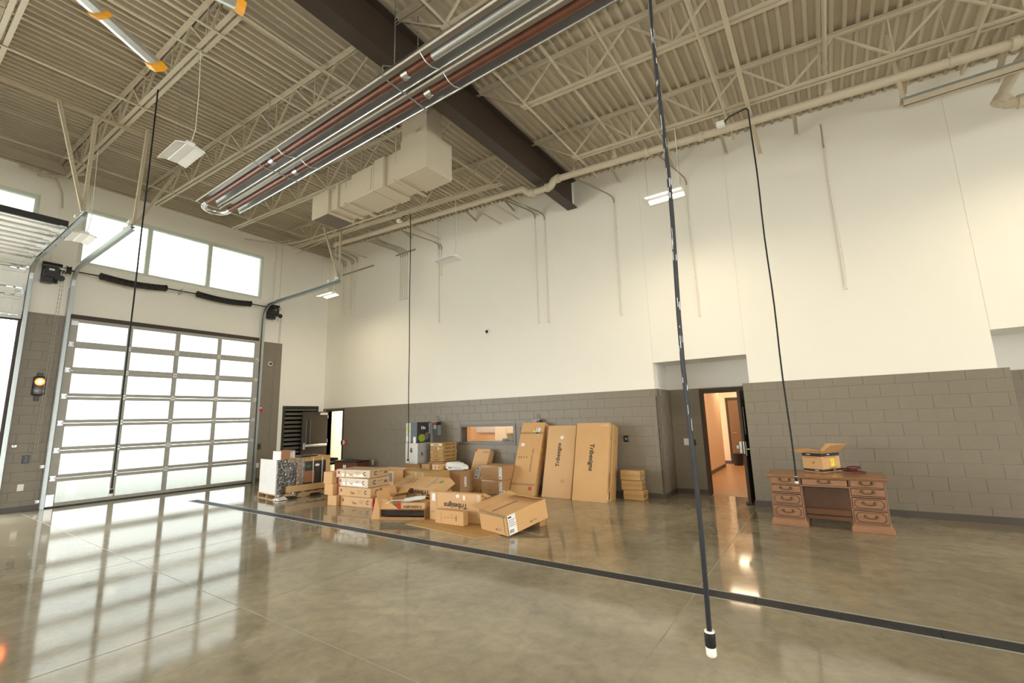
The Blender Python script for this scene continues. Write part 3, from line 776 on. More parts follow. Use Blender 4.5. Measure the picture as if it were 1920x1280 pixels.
# ================================================================== HUNG EQUIPMENT
# radiant tube heater: U tube, two reflector hoods
def heater():
    Zt = 6.0; YA, YB = -5.90, -5.49; XE = 4.85; XR = 15.6
    r = empty('radiant_heater', (0, 0, 0), label='long twin-tube radiant heater with metal reflector hoods hung on chains', cat='heater')
    xg = 11.05
    part('tube', MB().tube([(XE, YA, Zt), (xg, YA, Zt)], .054, 16), m_copper, r, smooth=True)
    part('tube', MB().tube([(xg, YA, Zt), (XR, YA, Zt)], .054, 16), m_galv, r, smooth=True)
    part('tube', MB().tube([(XE, YB, Zt), (XR, YB, Zt)], .054, 16), m_copper, r, smooth=True)
    yc, rr = (YA + YB) / 2, (YB - YA) / 2
    part('return_bend', MB().tube([(XE + .12, YA, Zt), (XE, YA, Zt)] + [(XE - rr * 1.15 * math.sin(t), yc - rr * math.cos(t), Zt) for t in [k * math.pi / 12 for k in range(1, 12)]] + [(XE, YB, Zt), (XE + .12, YB, Zt)], .057, 16), m_chrome, r, smooth=True)
    for Y in (YA, YB):
        pr = [(-.175, -.035), (-.165, -.02), (-.125, .085), (-.06, .135), (.06, .135), (.125, .085), (.165, -.02), (.175, -.035)]
        vs = []; 
        for x in (XE + .12, XR):
            for a, b in pr: vs.append((x, Y + a, Zt + b))
            for a, b in pr: vs.append((x, Y + a * 1.02, Zt + b + .004))
        n = 8; fs = []
        for k in range(n - 1): fs += [(k, k + 1, 2 * n + k + 1, 2 * n + k), (n + k, 3 * n + k, 3 * n + k + 1, n + k + 1)]
        hood = part('reflector_hood', MB().add(vs, fs), m_refl, r)
        part('lip', MB().box(XE + .05, XR, Y - .182, Y - .172, Zt - .045, Zt - .02), m_cond, hood)
        part('lip', MB().box(XE + .12, XR, Y + .172, Y + .178, Zt - .04, Zt - .022), m_refl, hood)
    for k, x in enumerate((7.15, 10.35, 13.2)):
        for Y in (YA, YB):
            h = part('support_bracket', MB().bar((x, Y - .19, Zt - .062), (x, Y + .19, Zt - .062), .022, .010).bar((x, Y - .19, Zt - .06), (x, Y - .19, Zt + .10), .012).bar((x, Y + .19, Zt - .06), (x, Y + .19, Zt + .10), .012), m_galv, r)
            part('band_clamp', MB().tube([(x + .17, Y, Zt), (x + .28, Y, Zt)], .062, 16), m_chrome, r, smooth=True)
            part('band_clamp_bolt', MB().box(x + .2, x + .25, Y - .02, Y + .02, Zt - .085, Zt - .06), m_galv, r)
            part('wire_hook', MB().tube([(x + .62, Y - .17, Zt + .0), (x + .62, Y - .09, Zt - .05), (x + .62, Y - .05, Zt - .07), (x + .62, Y + .05, Zt - .07), (x + .62, Y + .09, Zt - .05), (x + .62, Y + .17, Zt - .02)], .007, 6), m_galv, r)
            c = MB(); z0 = Zt + .22; z1 = deckz(x) - .02
            nn = int((z1 - z0) / .035)
            for i in range(nn):
                z = z0 + i * .035
                if i % 2: c.box(x - .008, x + .008, Y - .002, Y + .002, z, z + .042)
                else: c.box(x - .002, x + .002, Y - .008, Y + .008, z, z + .042)
            part('chain', c, m_galv, r); r.children[-1]['kind'] = 'stuff'
            for s in (-1, 1): part('chain_leg', MB().tube([(x, Y + s * .19, Zt + .10), (x, Y, Zt + .22)], .006, 6), m_galv, r)
    part('burner_box', MB().bbox(XR, XR + .4, YB - .15, YB + .15, Zt - .12, Zt + .16, .01), m_grey, r)
heater()

# large slow ceiling fan under the beam, hub out of frame
def fan():
    hub = V((9.94, -9.62, 5.5)); R = 1.88
    r = empty('ceiling_fan', hub, label='large ceiling fan with long satin aluminium blades and orange tips', cat='fan')
    part('hub', MB().tube([(0, 0, -.08), (0, 0, .10)], .26, 24), m_grey, r, smooth=True)
    part('motor', MB().tube([(0, 0, .10), (0, 0, .5)], .16, 20), m_grey, r, smooth=True)
    part('downrod', MB().tube([(0, 0, .5), (0, 0, 1.12)], .05, 12), m_grey, r, smooth=True)
    t1 = V((9.0, -7.99)) - V((hub.x, hub.y)); a0 = math.atan2(t1.y, t1.x)
    air = [(-.085, -.01), (-.05, -.028), (.02, -.03), (.085, .0), (.04, .022), (-.04, .018)]
    bl = MB(); vs = [(.26, y, z) for y, z in air] + [(R, y, z) for y, z in air]
    bl.add(vs, [(k, (k + 1) % 6, 6 + (k + 1) % 6, 6 + k) for k in range(6)] + [tuple(range(6))[::-1], tuple(range(6, 12))])
    bme = bl.mesh('blade', m_blade)
    tp = MB(); tp.add([(R - .02, y * 1.25, z * 1.6) for y, z in air] + [(R + .05, y * 1.3, z * 1.7 - .02) for y, z in air] , [(k, (k + 1) % 6, 6 + (k + 1) % 6, 6 + k) for k in range(6)] + [tuple(range(6))[::-1], tuple(range(6, 12))])
    tme = tp.mesh('blade_tip', m_orange)
    fn = MB(); fn.add([(R - .62, y * 1.3, z * 1.7) for y, z in air] + [(R - .58, y * 1.3, z * 1.7) for y, z in air], [(k, (k + 1) % 6, 6 + (k + 1) % 6, 6 + k) for k in range(6)] + [tuple(range(6))[::-1], tuple(range(6, 12))])
    fme = fn.mesh('air_fence', m_orange)
    for k in range(8):
        b = obj('blade', bme, r, (0, 0, 0), (0, 0, a0 + k * math.pi / 4))
        obj('blade_tip', tme, b); obj('air_fence', fme, b)
fan()

# high-bay fixtures on wires; some lit, some off
m_lens_on = M('lit_led_lens', (.9, .85, .7), .4, var=.01, emit=(1.0, .88, .66), estr=14.0)
m_lens_off = M('frosted_led_lens', (.80, .80, .78), .35, var=.02)
m_fix = M('white_enamel_fixture', (.82, .82, .80), .35, var=.02)
def highbay(X, Y, on, lab):
    z = 5.35
    r = empty('high_bay_light', (X, Y, z), label=lab, cat='light', group='high bay lights')
    hs = MB(); hs.bbox(-.31, .31, -.055, .055, .0, .06, .006)
    part('driver_housing', hs, m_fix, r)
    for s in (-1, 1):
        pn = MB(); pn.add([(-.31, s * .055, .01), (.31, s * .055, .01), (.31, s * .17, -.025), (-.31, s * .17, -.025), (-.31, s * .055, .03), (.31, s * .055, .03), (.31, s * .17, -.005), (-.31, s * .17, -.005)],
                          [(0, 1, 2, 3), (7, 6, 5, 4), (0, 4, 5, 1), (1, 5, 6, 2), (2, 6, 7, 3), (3, 7, 4, 0)])
        w_ = part('wing', pn, m_fix, r)
        ln = MB(); ln.add([(-.29, s * .065, .004), (.29, s * .065, .004), (.29, s * .160, -.025), (-.29, s * .160, -.025)], [(0, 1, 2, 3)])
        part('lens', ln, m_lens_on if on else m_lens_off, w_)
    for x in (-.28, .28):
        part('suspension_wire', MB().tube([(x, 0, .06), (x, 0, deckz(X) - z - .66)], .003, 5), m_galv, r)
    part('power_cord', MB().tube([(.2, .03, .06), (.24, .06, .3), (.26, .05, .8), (.27, .02, deckz(X) - z - .66)], .006, 6), m_cond, r)
    if on:
        l = bpy.data.lights.new('fixture_light', 'AREA'); l.shape = 'RECTANGLE'; l.size = .58; l.size_y = .30; l.energy = LED; l.color = LEDCOL; l.spread = math.radians(170)
        o = bpy.data.objects.new('fixture_light', l); col.objects.link(o); o.parent = r; o.location = (0, 0, -.045)
highbay(2.9, -1.9, True, 'lit white high bay light near the corner, above the metal door track')
highbay(7.57, -1.9, False, 'unlit white high bay light in front of the cream wall beside the dark beam')
highbay(12.6, -1.9, True, 'lit white high bay light hanging beyond the dark beam')
highbay(7.6, -7.24, False, 'unlit white high bay light hanging near the twin-tube heater end')
highbay(2.9, -7.24, False, 'unlit white high bay light hanging in front of the clerestory window')
highbay(17.5, -1.9, True, 'lit high bay light at the end of the row along the cream wall')
for k, (X, Y) in enumerate(((12.6, -7.24), (17.5, -7.24), (17.5, -12.6), (7.6, -12.6), (12.6, -12.6), (2.9, -12.6), (22.4, -1.9), (22.4, -7.24))):  # unseen fixtures carrying the grid on, lit to add light to the hall
    highbay(X, Y, True, 'lit high bay light in the unseen rest of the hall beyond the heater')

# drop cords
m_cordA = M('scuffed_black_cord', (.014, .015, .017), .6, var=.3, scale=18, spec=.25)
m_scuff = M('grey_paint_scuff', (.55, .55, .55), .6, var=.2)
def drop_cord(X, Y, ztop, zbot, lab, r_=.011, side=None, scuffs=False, topdx=0.0):
    r = empty('drop_cord', (X, Y, zbot), label=lab, cat='cord', group='black drop cords')
    H = ztop - zbot
    if scuffs: pts = [(0.008 * math.sin(k * .9) * min(1, k / 4) + topdx * k / 24, 0, H * k / 24 if k else .08) for k in range(25)]
    else: pts = [(.006 * math.sin(k * 1.1), 0, H * k / 16 if k else .08) for k in range(17)]
    if side:
        pts = pts[:-1] + [(pts[-1][0], 0, H - .05), (-.03, 0, H), (-side, 0, H - .04), (-side - .1, 0, H - .12)]
        part('junction_box', MB().bbox(-side - .2, -side - .08, -.05, .05, H - .16, H - .08, .008), m_fix, r)
    part('cable', MB().tube(pts, r_, 10), m_cordA, r, smooth=True)
    part('connector', MB().tube([(0, 0, .036), (0, 0, .04), (0, 0, .092), (0, 0, .097)], [.019, .022, .022, .016], 14), m_black, r, smooth=True)
    part('connector_tip', MB().tube([(0, 0, 0), (0, 0, .006), (0, 0, .036)], [.016, .021, .021], 14), m_white, r, smooth=True)
    part('connector_ring', MB().tube([(0, 0, .093), (0, 0, .098)], .021, 14), m_white, r)
    if scuffs:
        sm = MB(); random.seed(3)
        for k in range(90):
            z = random.uniform(.9, H - .1); i = min(23, int(z / H * 24)); f = z / H * 24 - i
            p = V(pts[i]).lerp(V(pts[i + 1]), f); t = random.uniform(3.4, 6.0); ln = random.uniform(.01, .06)
            rr = r_ * 1.02; c, s = math.cos(t), math.sin(t); a = random.uniform(.08, .3)
            c2, s2 = math.cos(t + a), math.sin(t + a)
            q = [(p.x + rr * c, p.y + rr * s, z), (p.x + rr * c2, p.y + rr * s2, z), (p.x + rr * c2, p.y + rr * s2, z + ln), (p.x + rr * c, p.y + rr * s, z + ln)]
            sm.add(q, [(0, 1, 2, 3)])
        part('scuff_marks', sm, m_scuff, r); r.children[-1]['kind'] = 'stuff'
    return r
q = PY(1334.5, 1230, -7.22); q2 = PY(1220, 0, -7.22); zt = deckz(q.x) - .66
drop_cord(q.x, -7.22, zt, q.z, 'scuffed black drop cord with white tip hanging alone over the open floor', .0105, scuffs=True, topdx=(q2.x - q.x) * (zt - q.z) / (q2.z - q.z))
drop_cord(14.0, -1.86, deckz(14.0) - .69, .66, 'black drop cord hanging in front of the wooden desk', .011, side=.28)
drop_cord(6.344, -1.9, deckz(6.344) - .69, .72, 'black drop cord hanging beside the stacked appliance cartons', .010, side=.28)
drop_cord(6.405, -7.25, deckz(6.405) - .68, .775, 'black drop cord hanging in front of the glazed overhead door', .0105)

# ================================================================== DEVICES ON THE WALLS
def device(name, loc, rz, parts, lab, cat, group=None):
    """parts: (name, x0,x1, y0,y1, z0,z1, mat, bevel); local -y looks into the room"""
    r = empty(name, loc, (0, 0, rz), label=lab, cat=cat, group=group)
    for p in parts: part(p[0], MB().bbox(*p[1:7], p[8] if len(p) > 8 else .003), p[7], r)
    return r
Q = math.pi / 2
def plate(w_, h, d=.008, mat=m_white): return ('cover_plate', -w_ / 2, w_ / 2, -d, 0, -h / 2, h / 2, mat)
def outlet(loc, rz, lab):
    return device('wall_outlet', loc, rz, [plate(.10, .14), ('socket', -.018, .018, -.011, -.008, .012, .048, m_white, .001), ('socket', -.018, .018, -.011, -.008, -.048, -.012, m_white, .001)], lab, 'outlet', 'white wall outlets')
p = PX(38, 914); outlet((.0, p.y, p.z), Q, 'white outlet low on the pier under the red signal light')
p = PX(482, 872); outlet((.0, p.y, p.z), Q, 'white outlet low on the corner pier beside the wrapped pallet')
p = PY(699, 867); outlet((p.x, 0, p.z), 0, 'white outlet on the block wall above the flat carton stack')
p = PY(1287, 828, .85); device('light_switch', (p.x, .85, p.z), 0, [plate(.10, .14), ('rocker', -.02, .02, -.013, -.008, -.035, .035, m_white)], 'white light switch beside the alcove door', 'switch')
p = PY(1301, 829, .85); device('card_reader', (p.x, .85, p.z), 0, [('body', -.045, .045, -.02, 0, -.06, .06, m_black), ('indicator', -.01, .01, -.023, -.02, .0, .015, m_grey, .001)], 'black card reader between the white switch and the alcove door frame', 'card reader')
p = PY(1175, 822); device('call_panel', (p.x, 0, p.z), 0, [('body', -.06, .06, -.03, 0, -.065, .065, m_black, .012), ('button', -.02, .02, -.034, -.03, -.02, .02, m_grey, .002)], 'square black call panel on the block wall beside the tallest carton', 'panel')
p = PX(48, 861); device('card_reader', (0, p.y, p.z), Q, [('body', -.055, .055, -.03, 0, -.085, .085, m_black), ('button', -.012, .012, -.034, -.03, .035, .055, m_grey, .001), ('button', -.012, .012, -.034, -.03, -.01, .01, m_grey, .001), ('button', -.012, .012, -.034, -.03, -.055, -.035, m_grey, .001)], 'black three-button door control on the pier between the big doors', 'door control', 'black door controls')
p = PX(485, 837); device('card_reader', (0, p.y, p.z), Q, [('body', -.05, .05, -.03, 0, -.085, .085, m_black), ('button', -.012, .012, -.034, -.03, .035, .055, m_grey, .001), ('button', -.012, .012, -.034, -.03, -.055, -.035, m_grey, .001)], 'black door control on the corner pier below the red strobe', 'door control', 'black door controls')
p = PX(488, 767); device('fire_strobe', (0, p.y, p.z), Q, [('body', -.065, .065, -.03, 0, -.08, .08, m_red, .006), ('lens', -.03, .03, -.045, -.03, .02, .06, m_white)], 'red fire alarm strobe on the corner block pier', 'alarm')
p = PY(645, 829); device('pull_station', (p.x, 0, p.z), 0, [('back_box', -.06, .06, -.02, 0, -.07, .07, m_white), ('body', .065, .16, -.04, 0, -.07, .07, m_red, .006), ('handle', .08, .145, -.05, -.04, -.01, .015, m_white, .002), ('reader', -.15, -.09, -.02, 0, -.08, .06, m_black)], 'red fire pull station with white plate beside the brown door', 'alarm')
# cameras
def dome_cam(loc, rz, lab):
    r = empty('security_camera', loc, (0, 0, rz), label=lab, cat='camera', group='white dome cameras')
    part('base', MB().tube([(0, 0, 0), (0, -.03, 0), (0, -.05, 0)], [.075, .075, .06], 20), m_white, r, smooth=True)
    part('dome', MB().tube([(0, -.045, 0), (0, -.075, 0), (0, -.09, 0)], [.042, .036, .012], 16), m_black, r, smooth=True)
p = PX(506, 682); dome_cam((0, p.y, p.z), Q, 'white dome camera high on the corner block pier')
p = PY(915, 622, .03); dome_cam((p.x, .03, p.z), 0, 'white dome camera alone in the middle of the cream wall')
# disconnect switches
m_pink = M('faded_red_lever', (.55, .07, .10), .4)
def disconnect(px_, py_, lab):
    p = PY(px_, py_); r = device('disconnect_switch', (p.x, 0, p.z), 0, [('cabinet', -.11, .11, -.13, 0, -.20, .20, m_grey, .006), ('name_plate', -.06, .04, -.134, -.13, -.02, .09, m_white, .001), ('lever', -.03, .06, -.19, -.13, .10, .15, m_pink, .006), ('lever_base', .05, .12, -.15, -.02, .08, .17, m_black, .005)], lab, 'switch box', 'grey disconnect switches')
    part('conduit', MB().tube([(0, -.05, .2), (0, -.05, .32)], .014, 8), m_block, r)
disconnect(822, 802, 'grey disconnect switch with red lever left of the interior window')
disconnect(1010, 801, 'grey disconnect switch with red lever, mostly hidden behind tall cartons')
# red / green signal on the pier
p = PX(73, 716)
r = empty('signal_light', (0, p.y, p.z), (0, 0, Q), label='two-lamp traffic signal glowing red on the block pier', cat='signal')
m_redon = M('lit_red_lens', (.8, .05, .02), .3, emit=(1.0, .07, .02), estr=9.0)
m_redcore = M('lit_red_core', (.9, .4, .1), .3, emit=(1.0, .38, .08), estr=14.0)
m_dimlens = M('unlit_smoked_lens', (.16, .15, .14), .3)
part('housing', MB().bbox(-.10, .10, -.09, 0, -.30, .12, .02), m_black, r)
for z, mt in ((0, m_redon), (-.19, m_dimlens)):
    ln = part('lens', MB().tube([(0, -.09, z), (0, -.105, z), (0, -.115, z)], [.085, .08, .05], 20), mt, r, smooth=True)
    if z == 0: part('led_core', MB().tube([(0, -.112, z), (0, -.12, z)], [.045, .03], 16), m_redcore, ln, smooth=True)
    part('visor', MB().tube([(0, -.09, z + .0), (0, -.10, z)], .095, 20), m_black, r)
part('mount', MB().bbox(-.05, .05, -.03, 0, .12, .20, .006), m_black, r); part('mount', MB().bbox(-.05, .03, -.03, 0, -.42, -.30, .006), m_black, r)
for y, z, wh in ((-6.60, .9, 'upper'), (-6.66, .16, 'lower')):
    rr = empty('door_sensor', (.02, -6.80, z), label=wh + ' small galvanised photo-eye sensor beside the closed glazed door', cat='sensor', group='photo-eye sensors'); part('bracket', MB().box(0, .03, -.05, .03, -.03, .03), m_galv, rr); part('lens', MB().tube([(.03, -.03, 0), (.07, -.03, 0)], .022, 10), m_white, rr)
# ================================================================== DOORS, LOUVRE, ROOMS BEYOND
# louvre in the door wall
m_louv = M('dark_green_brown_louvre', (.050, .046, .034), .5, var=.08, spec=.2)
lv = empty('window_3', (-.03, -1.43, 0), kind='structure')
H = 2.27; W = 1.24
part('window_frame', MB().box(0, .05, 0, .06, 0, H).box(0, .05, W - .06, W, 0, H).box(0, .05, .06, W - .06, H - .06, H).box(0, .05, .06, W - .06, 0, .06), m_louv, lv)
part('back_panel', MB().box(-.02, .0, .06, W - .06, .06, H - .06), m_black, lv)
sl = MB(); sl.add([(.004, .06, .0), (.004, W - .06, .0), (.048, W - .06, -.07), (.048, .06, -.07), (.004, .06, .012), (.004, W - .06, .012), (.052, W - .06, -.062), (.052, .06, -.062)],
                  [(0, 1, 2, 3), (7, 6, 5, 4), (0, 4, 5, 1), (1, 5, 6, 2), (2, 6, 7, 3), (3, 7, 4, 0)])
sme = sl.mesh('slat', M('louvre_blade_paint', (.115, .105, .085), .5, var=.05, spec=.2))
z = H - .09
while z > .15: obj('slat', sme, lv, (0, 0, z)); z -= .137
# door near the corner: frame in the right wall, leaf open at right angles
d1 = empty('door_3', (.27, 0, 0), kind='structure')
part('door_frame', MB().box(-.06, .0, -.02, .16, 0, 2.14).box(.86, .92, -.02, .16, 0, 2.14).box(0, .86, -.02, .16, 2.08, 2.14), m_brown, d1)
lf = part('leaf', MB().bbox(.0, .045, -.93, -.02, .01, 2.07, .003), m_brown, d1)
part('vision_glass', MB().box(.046, .052, -.78, -.66, 1.05, 1.78), m_black, lf)
part('vision_trim', MB().box(.045, .056, -.66, -.648, 1.03, 1.80).box(.045, .056, -.792, -.78, 1.03, 1.8), m_grey, lf)
pb = part('exit_bar', MB().bbox(.06, .12, -.88, -.06, .94, 1.01, .008), m_alum, lf)
part('bar_head', MB().bbox(.045, .13, -.92, -.84, .86, 1.06, .01), m_chrome, pb)
part('closer', MB().bbox(.046, .10, -.34, -.06, 1.97, 2.03, .006).bar((.09, -.3, 2.035), (.02, .02, 2.06), .02, .008), m_alum, lf)
for z in (.25, 1.05, 1.85): part('hinge_knuckle', MB().tube([(.05, -.015, z), (.05, -.015, z + .11)], .008, 8), m_galv, lf)
# beyond it: a pale bright lobby, closed in to keep sky light off the leaf
m_lob = M('pale_yellow_lobby_paint', (.85, .82, .66), .7, var=.01)
tag(part('wall_lobby', MB().box(-2.0, 2.0, 1.25, 1.4, 0, 2.75).box(-2.0, -1.85, .25, 1.25, 0, 2.75).box(1.85, 2.0, .25, 1.25, 0, 2.75).box(-1.85, -.3, .10, .25, 0, 2.75), m_lob), kind='structure')
tag(part('ceiling_lobby', MB().box(-2.0, 2.0, .25, 1.4, 2.75, 2.9), m_lob), kind='structure')
tag(part('floor_lobby', MB().box(-2.0, 2.0, .25, 1.4, -.2, -.002), m_yard), kind='structure')
# alcove door
d2 = empty('door_4', (12.26, .85, 0), kind='structure')
part('door_frame', MB().box(0, .055, -.03, .18, 0, 2.16).box(.885, .94, -.03, .18, 0, 2.16).box(.055, .885, -.03, .18, 2.07, 2.16), m_brown, d2)
lf = part('leaf', MB().bbox(.835, .885, -.80, .02, .01, 2.07, .003), m_brown, d2)
part('edge_strip', MB().box(.85, .87, -.803, -.80, .9, 1.12), m_chrome, lf)
lk = part('lock_body', MB().bbox(.78, .835, -.79, -.71, .90, 1.12, .008), m_chrome, lf)
part('push_pad', MB().bbox(.73, .78, -.80, -.72, .98, 1.05, .01), m_chrome, lk)
l2 = part('lock_plate', MB().bbox(.885, .90, -.79, -.73, .86, 1.12, .004), m_chrome, lf)
part('lever', MB().tube([(.90, -.76, .98), (.95, -.76, .98), (.955, -.66, .98)], .011, 8), m_chrome, l2, smooth=True)
part('pull_bar', MB().tube([(.90, -.70, 1.25), (.90, -.70, 1.75)], .010, 8), m_galv, lf)
part('door_stop', MB().bbox(.80, .90, -.85, -.80, .0, .05, .01), m_black, lf)
# hall behind it
m_hall = M('tan_hall_paint', (.70, .53, .37), .6, var=.02)
m_hall2 = M('pale_hall_paint', (.80, .66, .52), .6, var=.02)
m_hallf = M('amber_vinyl_floor', (.42, .25, .125), .35, var=.18, scale=3, stretch=(1, 6, 1))
hz = MB(); hz.box(10.9, 15.2, 1.03, 9.0, -.2, .0); tag(part('floor_hall', hz, m_hallf), kind='structure')
tag(part('wall_hall_left', MB().box(11.5, 11.66, 1.05, 6.3, 0, 2.75), m_hall), kind='structure')
tag(part('wall_hall_end', MB().box(10.9, 15.2, 7.3, 7.5, 0, 2.75), m_hall2), kind='structure')
tag(part('wall_hall_right', MB().box(13.6, 13.75, 1.05, 7.3, 0, 2.75), m_hall2), kind='structure')
tag(part('wall_hall_near', MB().box(10.9, 12.26, 1.05, 1.12, 0, 2.75).box(13.2, 13.7, 1.05, 1.12, 0, 2.75).box(12.26, 13.2, 1.05, 1.12, 2.16, 2.75), m_hall2), kind='structure')
tag(part('wall_hall_corner', MB().box(10.9, 11.0, 6.0, 7.3, 0, 2.75), m_hall2), kind='structure')
tag(part('ceiling_hall', MB().box(10.9, 15.2, 1.0, 7.5, 2.75, 2.9), m_wall), kind='structure')
hb_ = MB(); hb_.box(11.66, 11.672, 1.12, 6.3, 0, .10); hb_.box(11.0, 13.6, 7.288, 7.3, 0, .10)
tag(part('baseboard_hall', hb_, m_base), kind='structure')
m_wood = M('brown_wood_door', (.17, .095, .045), .4, var=.2, scale=4, stretch=(6, 6, .7))
dk = empty('hall_door', (11.74, 7.30, 0), label='brown wooden door at the end of the hall', cat='door')
part('frame', MB().box(-.07, .0, -.03, .0, 0, 2.15).box(.9, .97, -.03, 0, 0, 2.15).box(0, .9, -.03, 0, 2.07, 2.15), m_brown, dk)
lf = part('leaf', MB().bbox(.005, .895, -.05, -.012, .01, 2.06, .003), m_wood, dk)
part('opening', MB().box(0, .9, -.006, 0, 0, 2.07), m_black, dk)
part('lever', MB().tube([(.08, -.05, 1.0), (.08, -.11, 1.0), (.20, -.11, 1.0)], .012, 8), m_chrome, lf, smooth=True)
bn = empty('trash_bin', (11.95, 6.85, 0), label='dark bin standing at the end of the hall', cat='bin')
part('body', MB().tube([(0, 0, 0), (0, 0, .35)], [.13, .16], 16), m_black, bn, smooth=True); part('rim', MB().tube([(0, 0, .34), (0, 0, .37)], .17, 16), m_black, bn)
m_lens_dim = M('soft_panel_lens', (.9, .85, .7), .4, var=.01, emit=(1.0, .86, .62), estr=2.0)
def ceiling_lamp(name, loc, sx, sy, watts, colr, lab):
    r = empty(name, loc, label=lab, cat='light', group='recessed lights in the rooms beyond')
    part('trim', MB().box(-sx / 2 - .02, sx / 2 + .02, -sy / 2 - .02, sy / 2 + .02, -.02, 0), m_fix, r); part('diffuser', MB().box(-sx / 2, sx / 2, -sy / 2, sy / 2, -.024, -.02), m_lens_dim, r)
    l = bpy.data.lights.new('lamp_light', 'AREA'); l.shape = 'RECTANGLE'; l.size = sx; l.size_y = sy; l.energy = watts; l.color = colr
    o = bpy.data.objects.new('lamp_light', l); col.objects.link(o); o.parent = r; o.location = (0, 0, -.03)
ceiling_lamp('hall_light', (12.6, 3.4, 2.745), 1.2, .6, 22, (1, .76, .50), 'recessed light panel in the hall ceiling')
ceiling_lamp('hall_light', (12.4, 6.2, 2.745), 1.2, .6, 22, (1, .76, .50), 'recessed light panel at the end of the hall ceiling')
ceiling_lamp('lobby_light', (.1, .75, 2.745), .9, .4, 75, (1, .97, .86), 'light panel in the lobby behind the corner door')
dl = empty('downlight', (12.34, .5, 2.721), label='small round downlight in the alcove soffit', cat='light')
part('trim', MB().tube([(0, 0, 0), (0, 0, -.01)], .07, 20), m_white, dl, smooth=True); part('lens', MB().tube([(0, 0, -.011), (0, 0, -.013)], .045, 16), m_lens_off, dl)
# interior window and the room behind it
wn = empty('window_4', (6.28, 0, 1.01), kind='structure')
W, H = 1.80, .52
part('window_frame', MB().box(-.01, .06, -.012, .22, 0, H).box(W - .06, W + .01, -.012, .22, 0, H).box(.06, W - .06, -.012, .22, H - .06, H).box(.06, W - .06, -.012, .22, 0, .06), M('grey_brown_steel_frame', (.10, .085, .075), .4), wn)
part('pane', MB().box(.06, W - .06, .15, .156, .06, H - .06), m_lowrefl, wn)
m_room = M('apricot_room_paint', (.80, .60, .40), .6, var=.02)
tag(part('wall_office_back', MB().box(3.6, 10.0, 3.4, 3.55, 0, 2.75), m_room), kind='structure')
tag(part('wall_office_left', MB().box(3.6, 3.75, .25, 3.4, 0, 2.75), m_room), kind='structure')
tag(part('wall_office_right', MB().box(9.85, 10.0, .25, 3.4, 0, 2.75), m_room), kind='structure')
tag(part('ceiling_office', MB().box(3.6, 10.0, .25, 3.55, 2.75, 2.9), m_wall), kind='structure')
tag(part('floor_office', MB().box(3.6, 10.0, .25, 3.55, -.2, 0), m_hallf), kind='structure')
ceiling_lamp('office_light', (5.4, 1.9, 2.745), 1.2, .6, 30, (1, .76, .48), 'recessed light panel in the office ceiling')
ceiling_lamp('office_light', (7.9, 1.9, 2.745), 1.2, .6, 30, (1, .76, .48), 'second recessed light panel in the office ceiling')
m_board = M('glossy_whiteboard', (.72, .78, .88), .2, var=.02)
wbd = empty('whiteboard', (4.1, 3.39, 1.22), label='pale blue whiteboard on the office wall seen through the interior window', cat='whiteboard')
part('board', MB().box(0, .95, -.02, 0, .0, .45), m_board, wbd); part('tray', MB().box(.1, .85, -.06, -.02, -.02, .0), m_alum, wbd)
cbn = empty('office_cabinet', (5.35, 2.8, 0), label='white tall cabinet in the office seen through the interior window', cat='cabinet')
part('body', MB().bbox(0, .95, 0, .45, 0, 1.55, .005), M('pale_lilac_laminate', (.72, .70, .78), .4), cbn); part('door', MB().bbox(.02, .47, -.015, 0, .05, 1.52, .003), m_white, cbn); part('door', MB().bbox(.49, .93, -.015, 0, .05, 1.52, .003), m_white, cbn)
dsk = empty('office_counter', (5.0, .75, 0), label='grey counter behind the interior window', cat='counter')
part('top', MB().bbox(0, 2.9, 0, .5, 1.02, 1.06, .005), m_grey, dsk); part('front', MB().box(.02, 2.88, .03, .05, 0, 1.02), m_white, dsk); part('end_panel', MB().box(0, .03, 0, .5, 0, 1.02), m_white, dsk); part('end_panel', MB().box(2.87, 2.9, 0, .5, 0, 1.02), m_white, dsk)
for x0, x1, h0, h1, mt, lab in ((7.05, 7.42, 1.06, 1.13, m_grey, 'grey folded equipment on the counter behind the interior window'), (7.22, 7.72, 1.13, 1.20, M('olive_yellow_case', (.32, .26, .06), .5), 'olive yellow case on the counter behind the interior window'), (7.2, 7.66, 1.20, 1.27, M('tan_case', (.42, .27, .13), .5), 'tan bag topping the pile behind the interior window')):
    rr = empty('equipment_case', ((x0 + x1) / 2, 1.0, h0), label=lab, cat='case', group='gear piled behind the interior window')
    part('body', MB().bbox(-(x1 - x0) / 2, (x1 - x0) / 2, -.15, .15, 0, h1 - h0, .012), mt, rr); part('handle', MB().tube([(-.06, -.15, .03), (-.05, -.18, .035), (.05, -.18, .035), (.06, -.15, .03)], .008, 6), m_black, rr)
tag(part('wall_office_far_alcove', MB().box(16.4, 32.3, 1.05, 1.2, 0, 3), m_wallin), kind='structure')
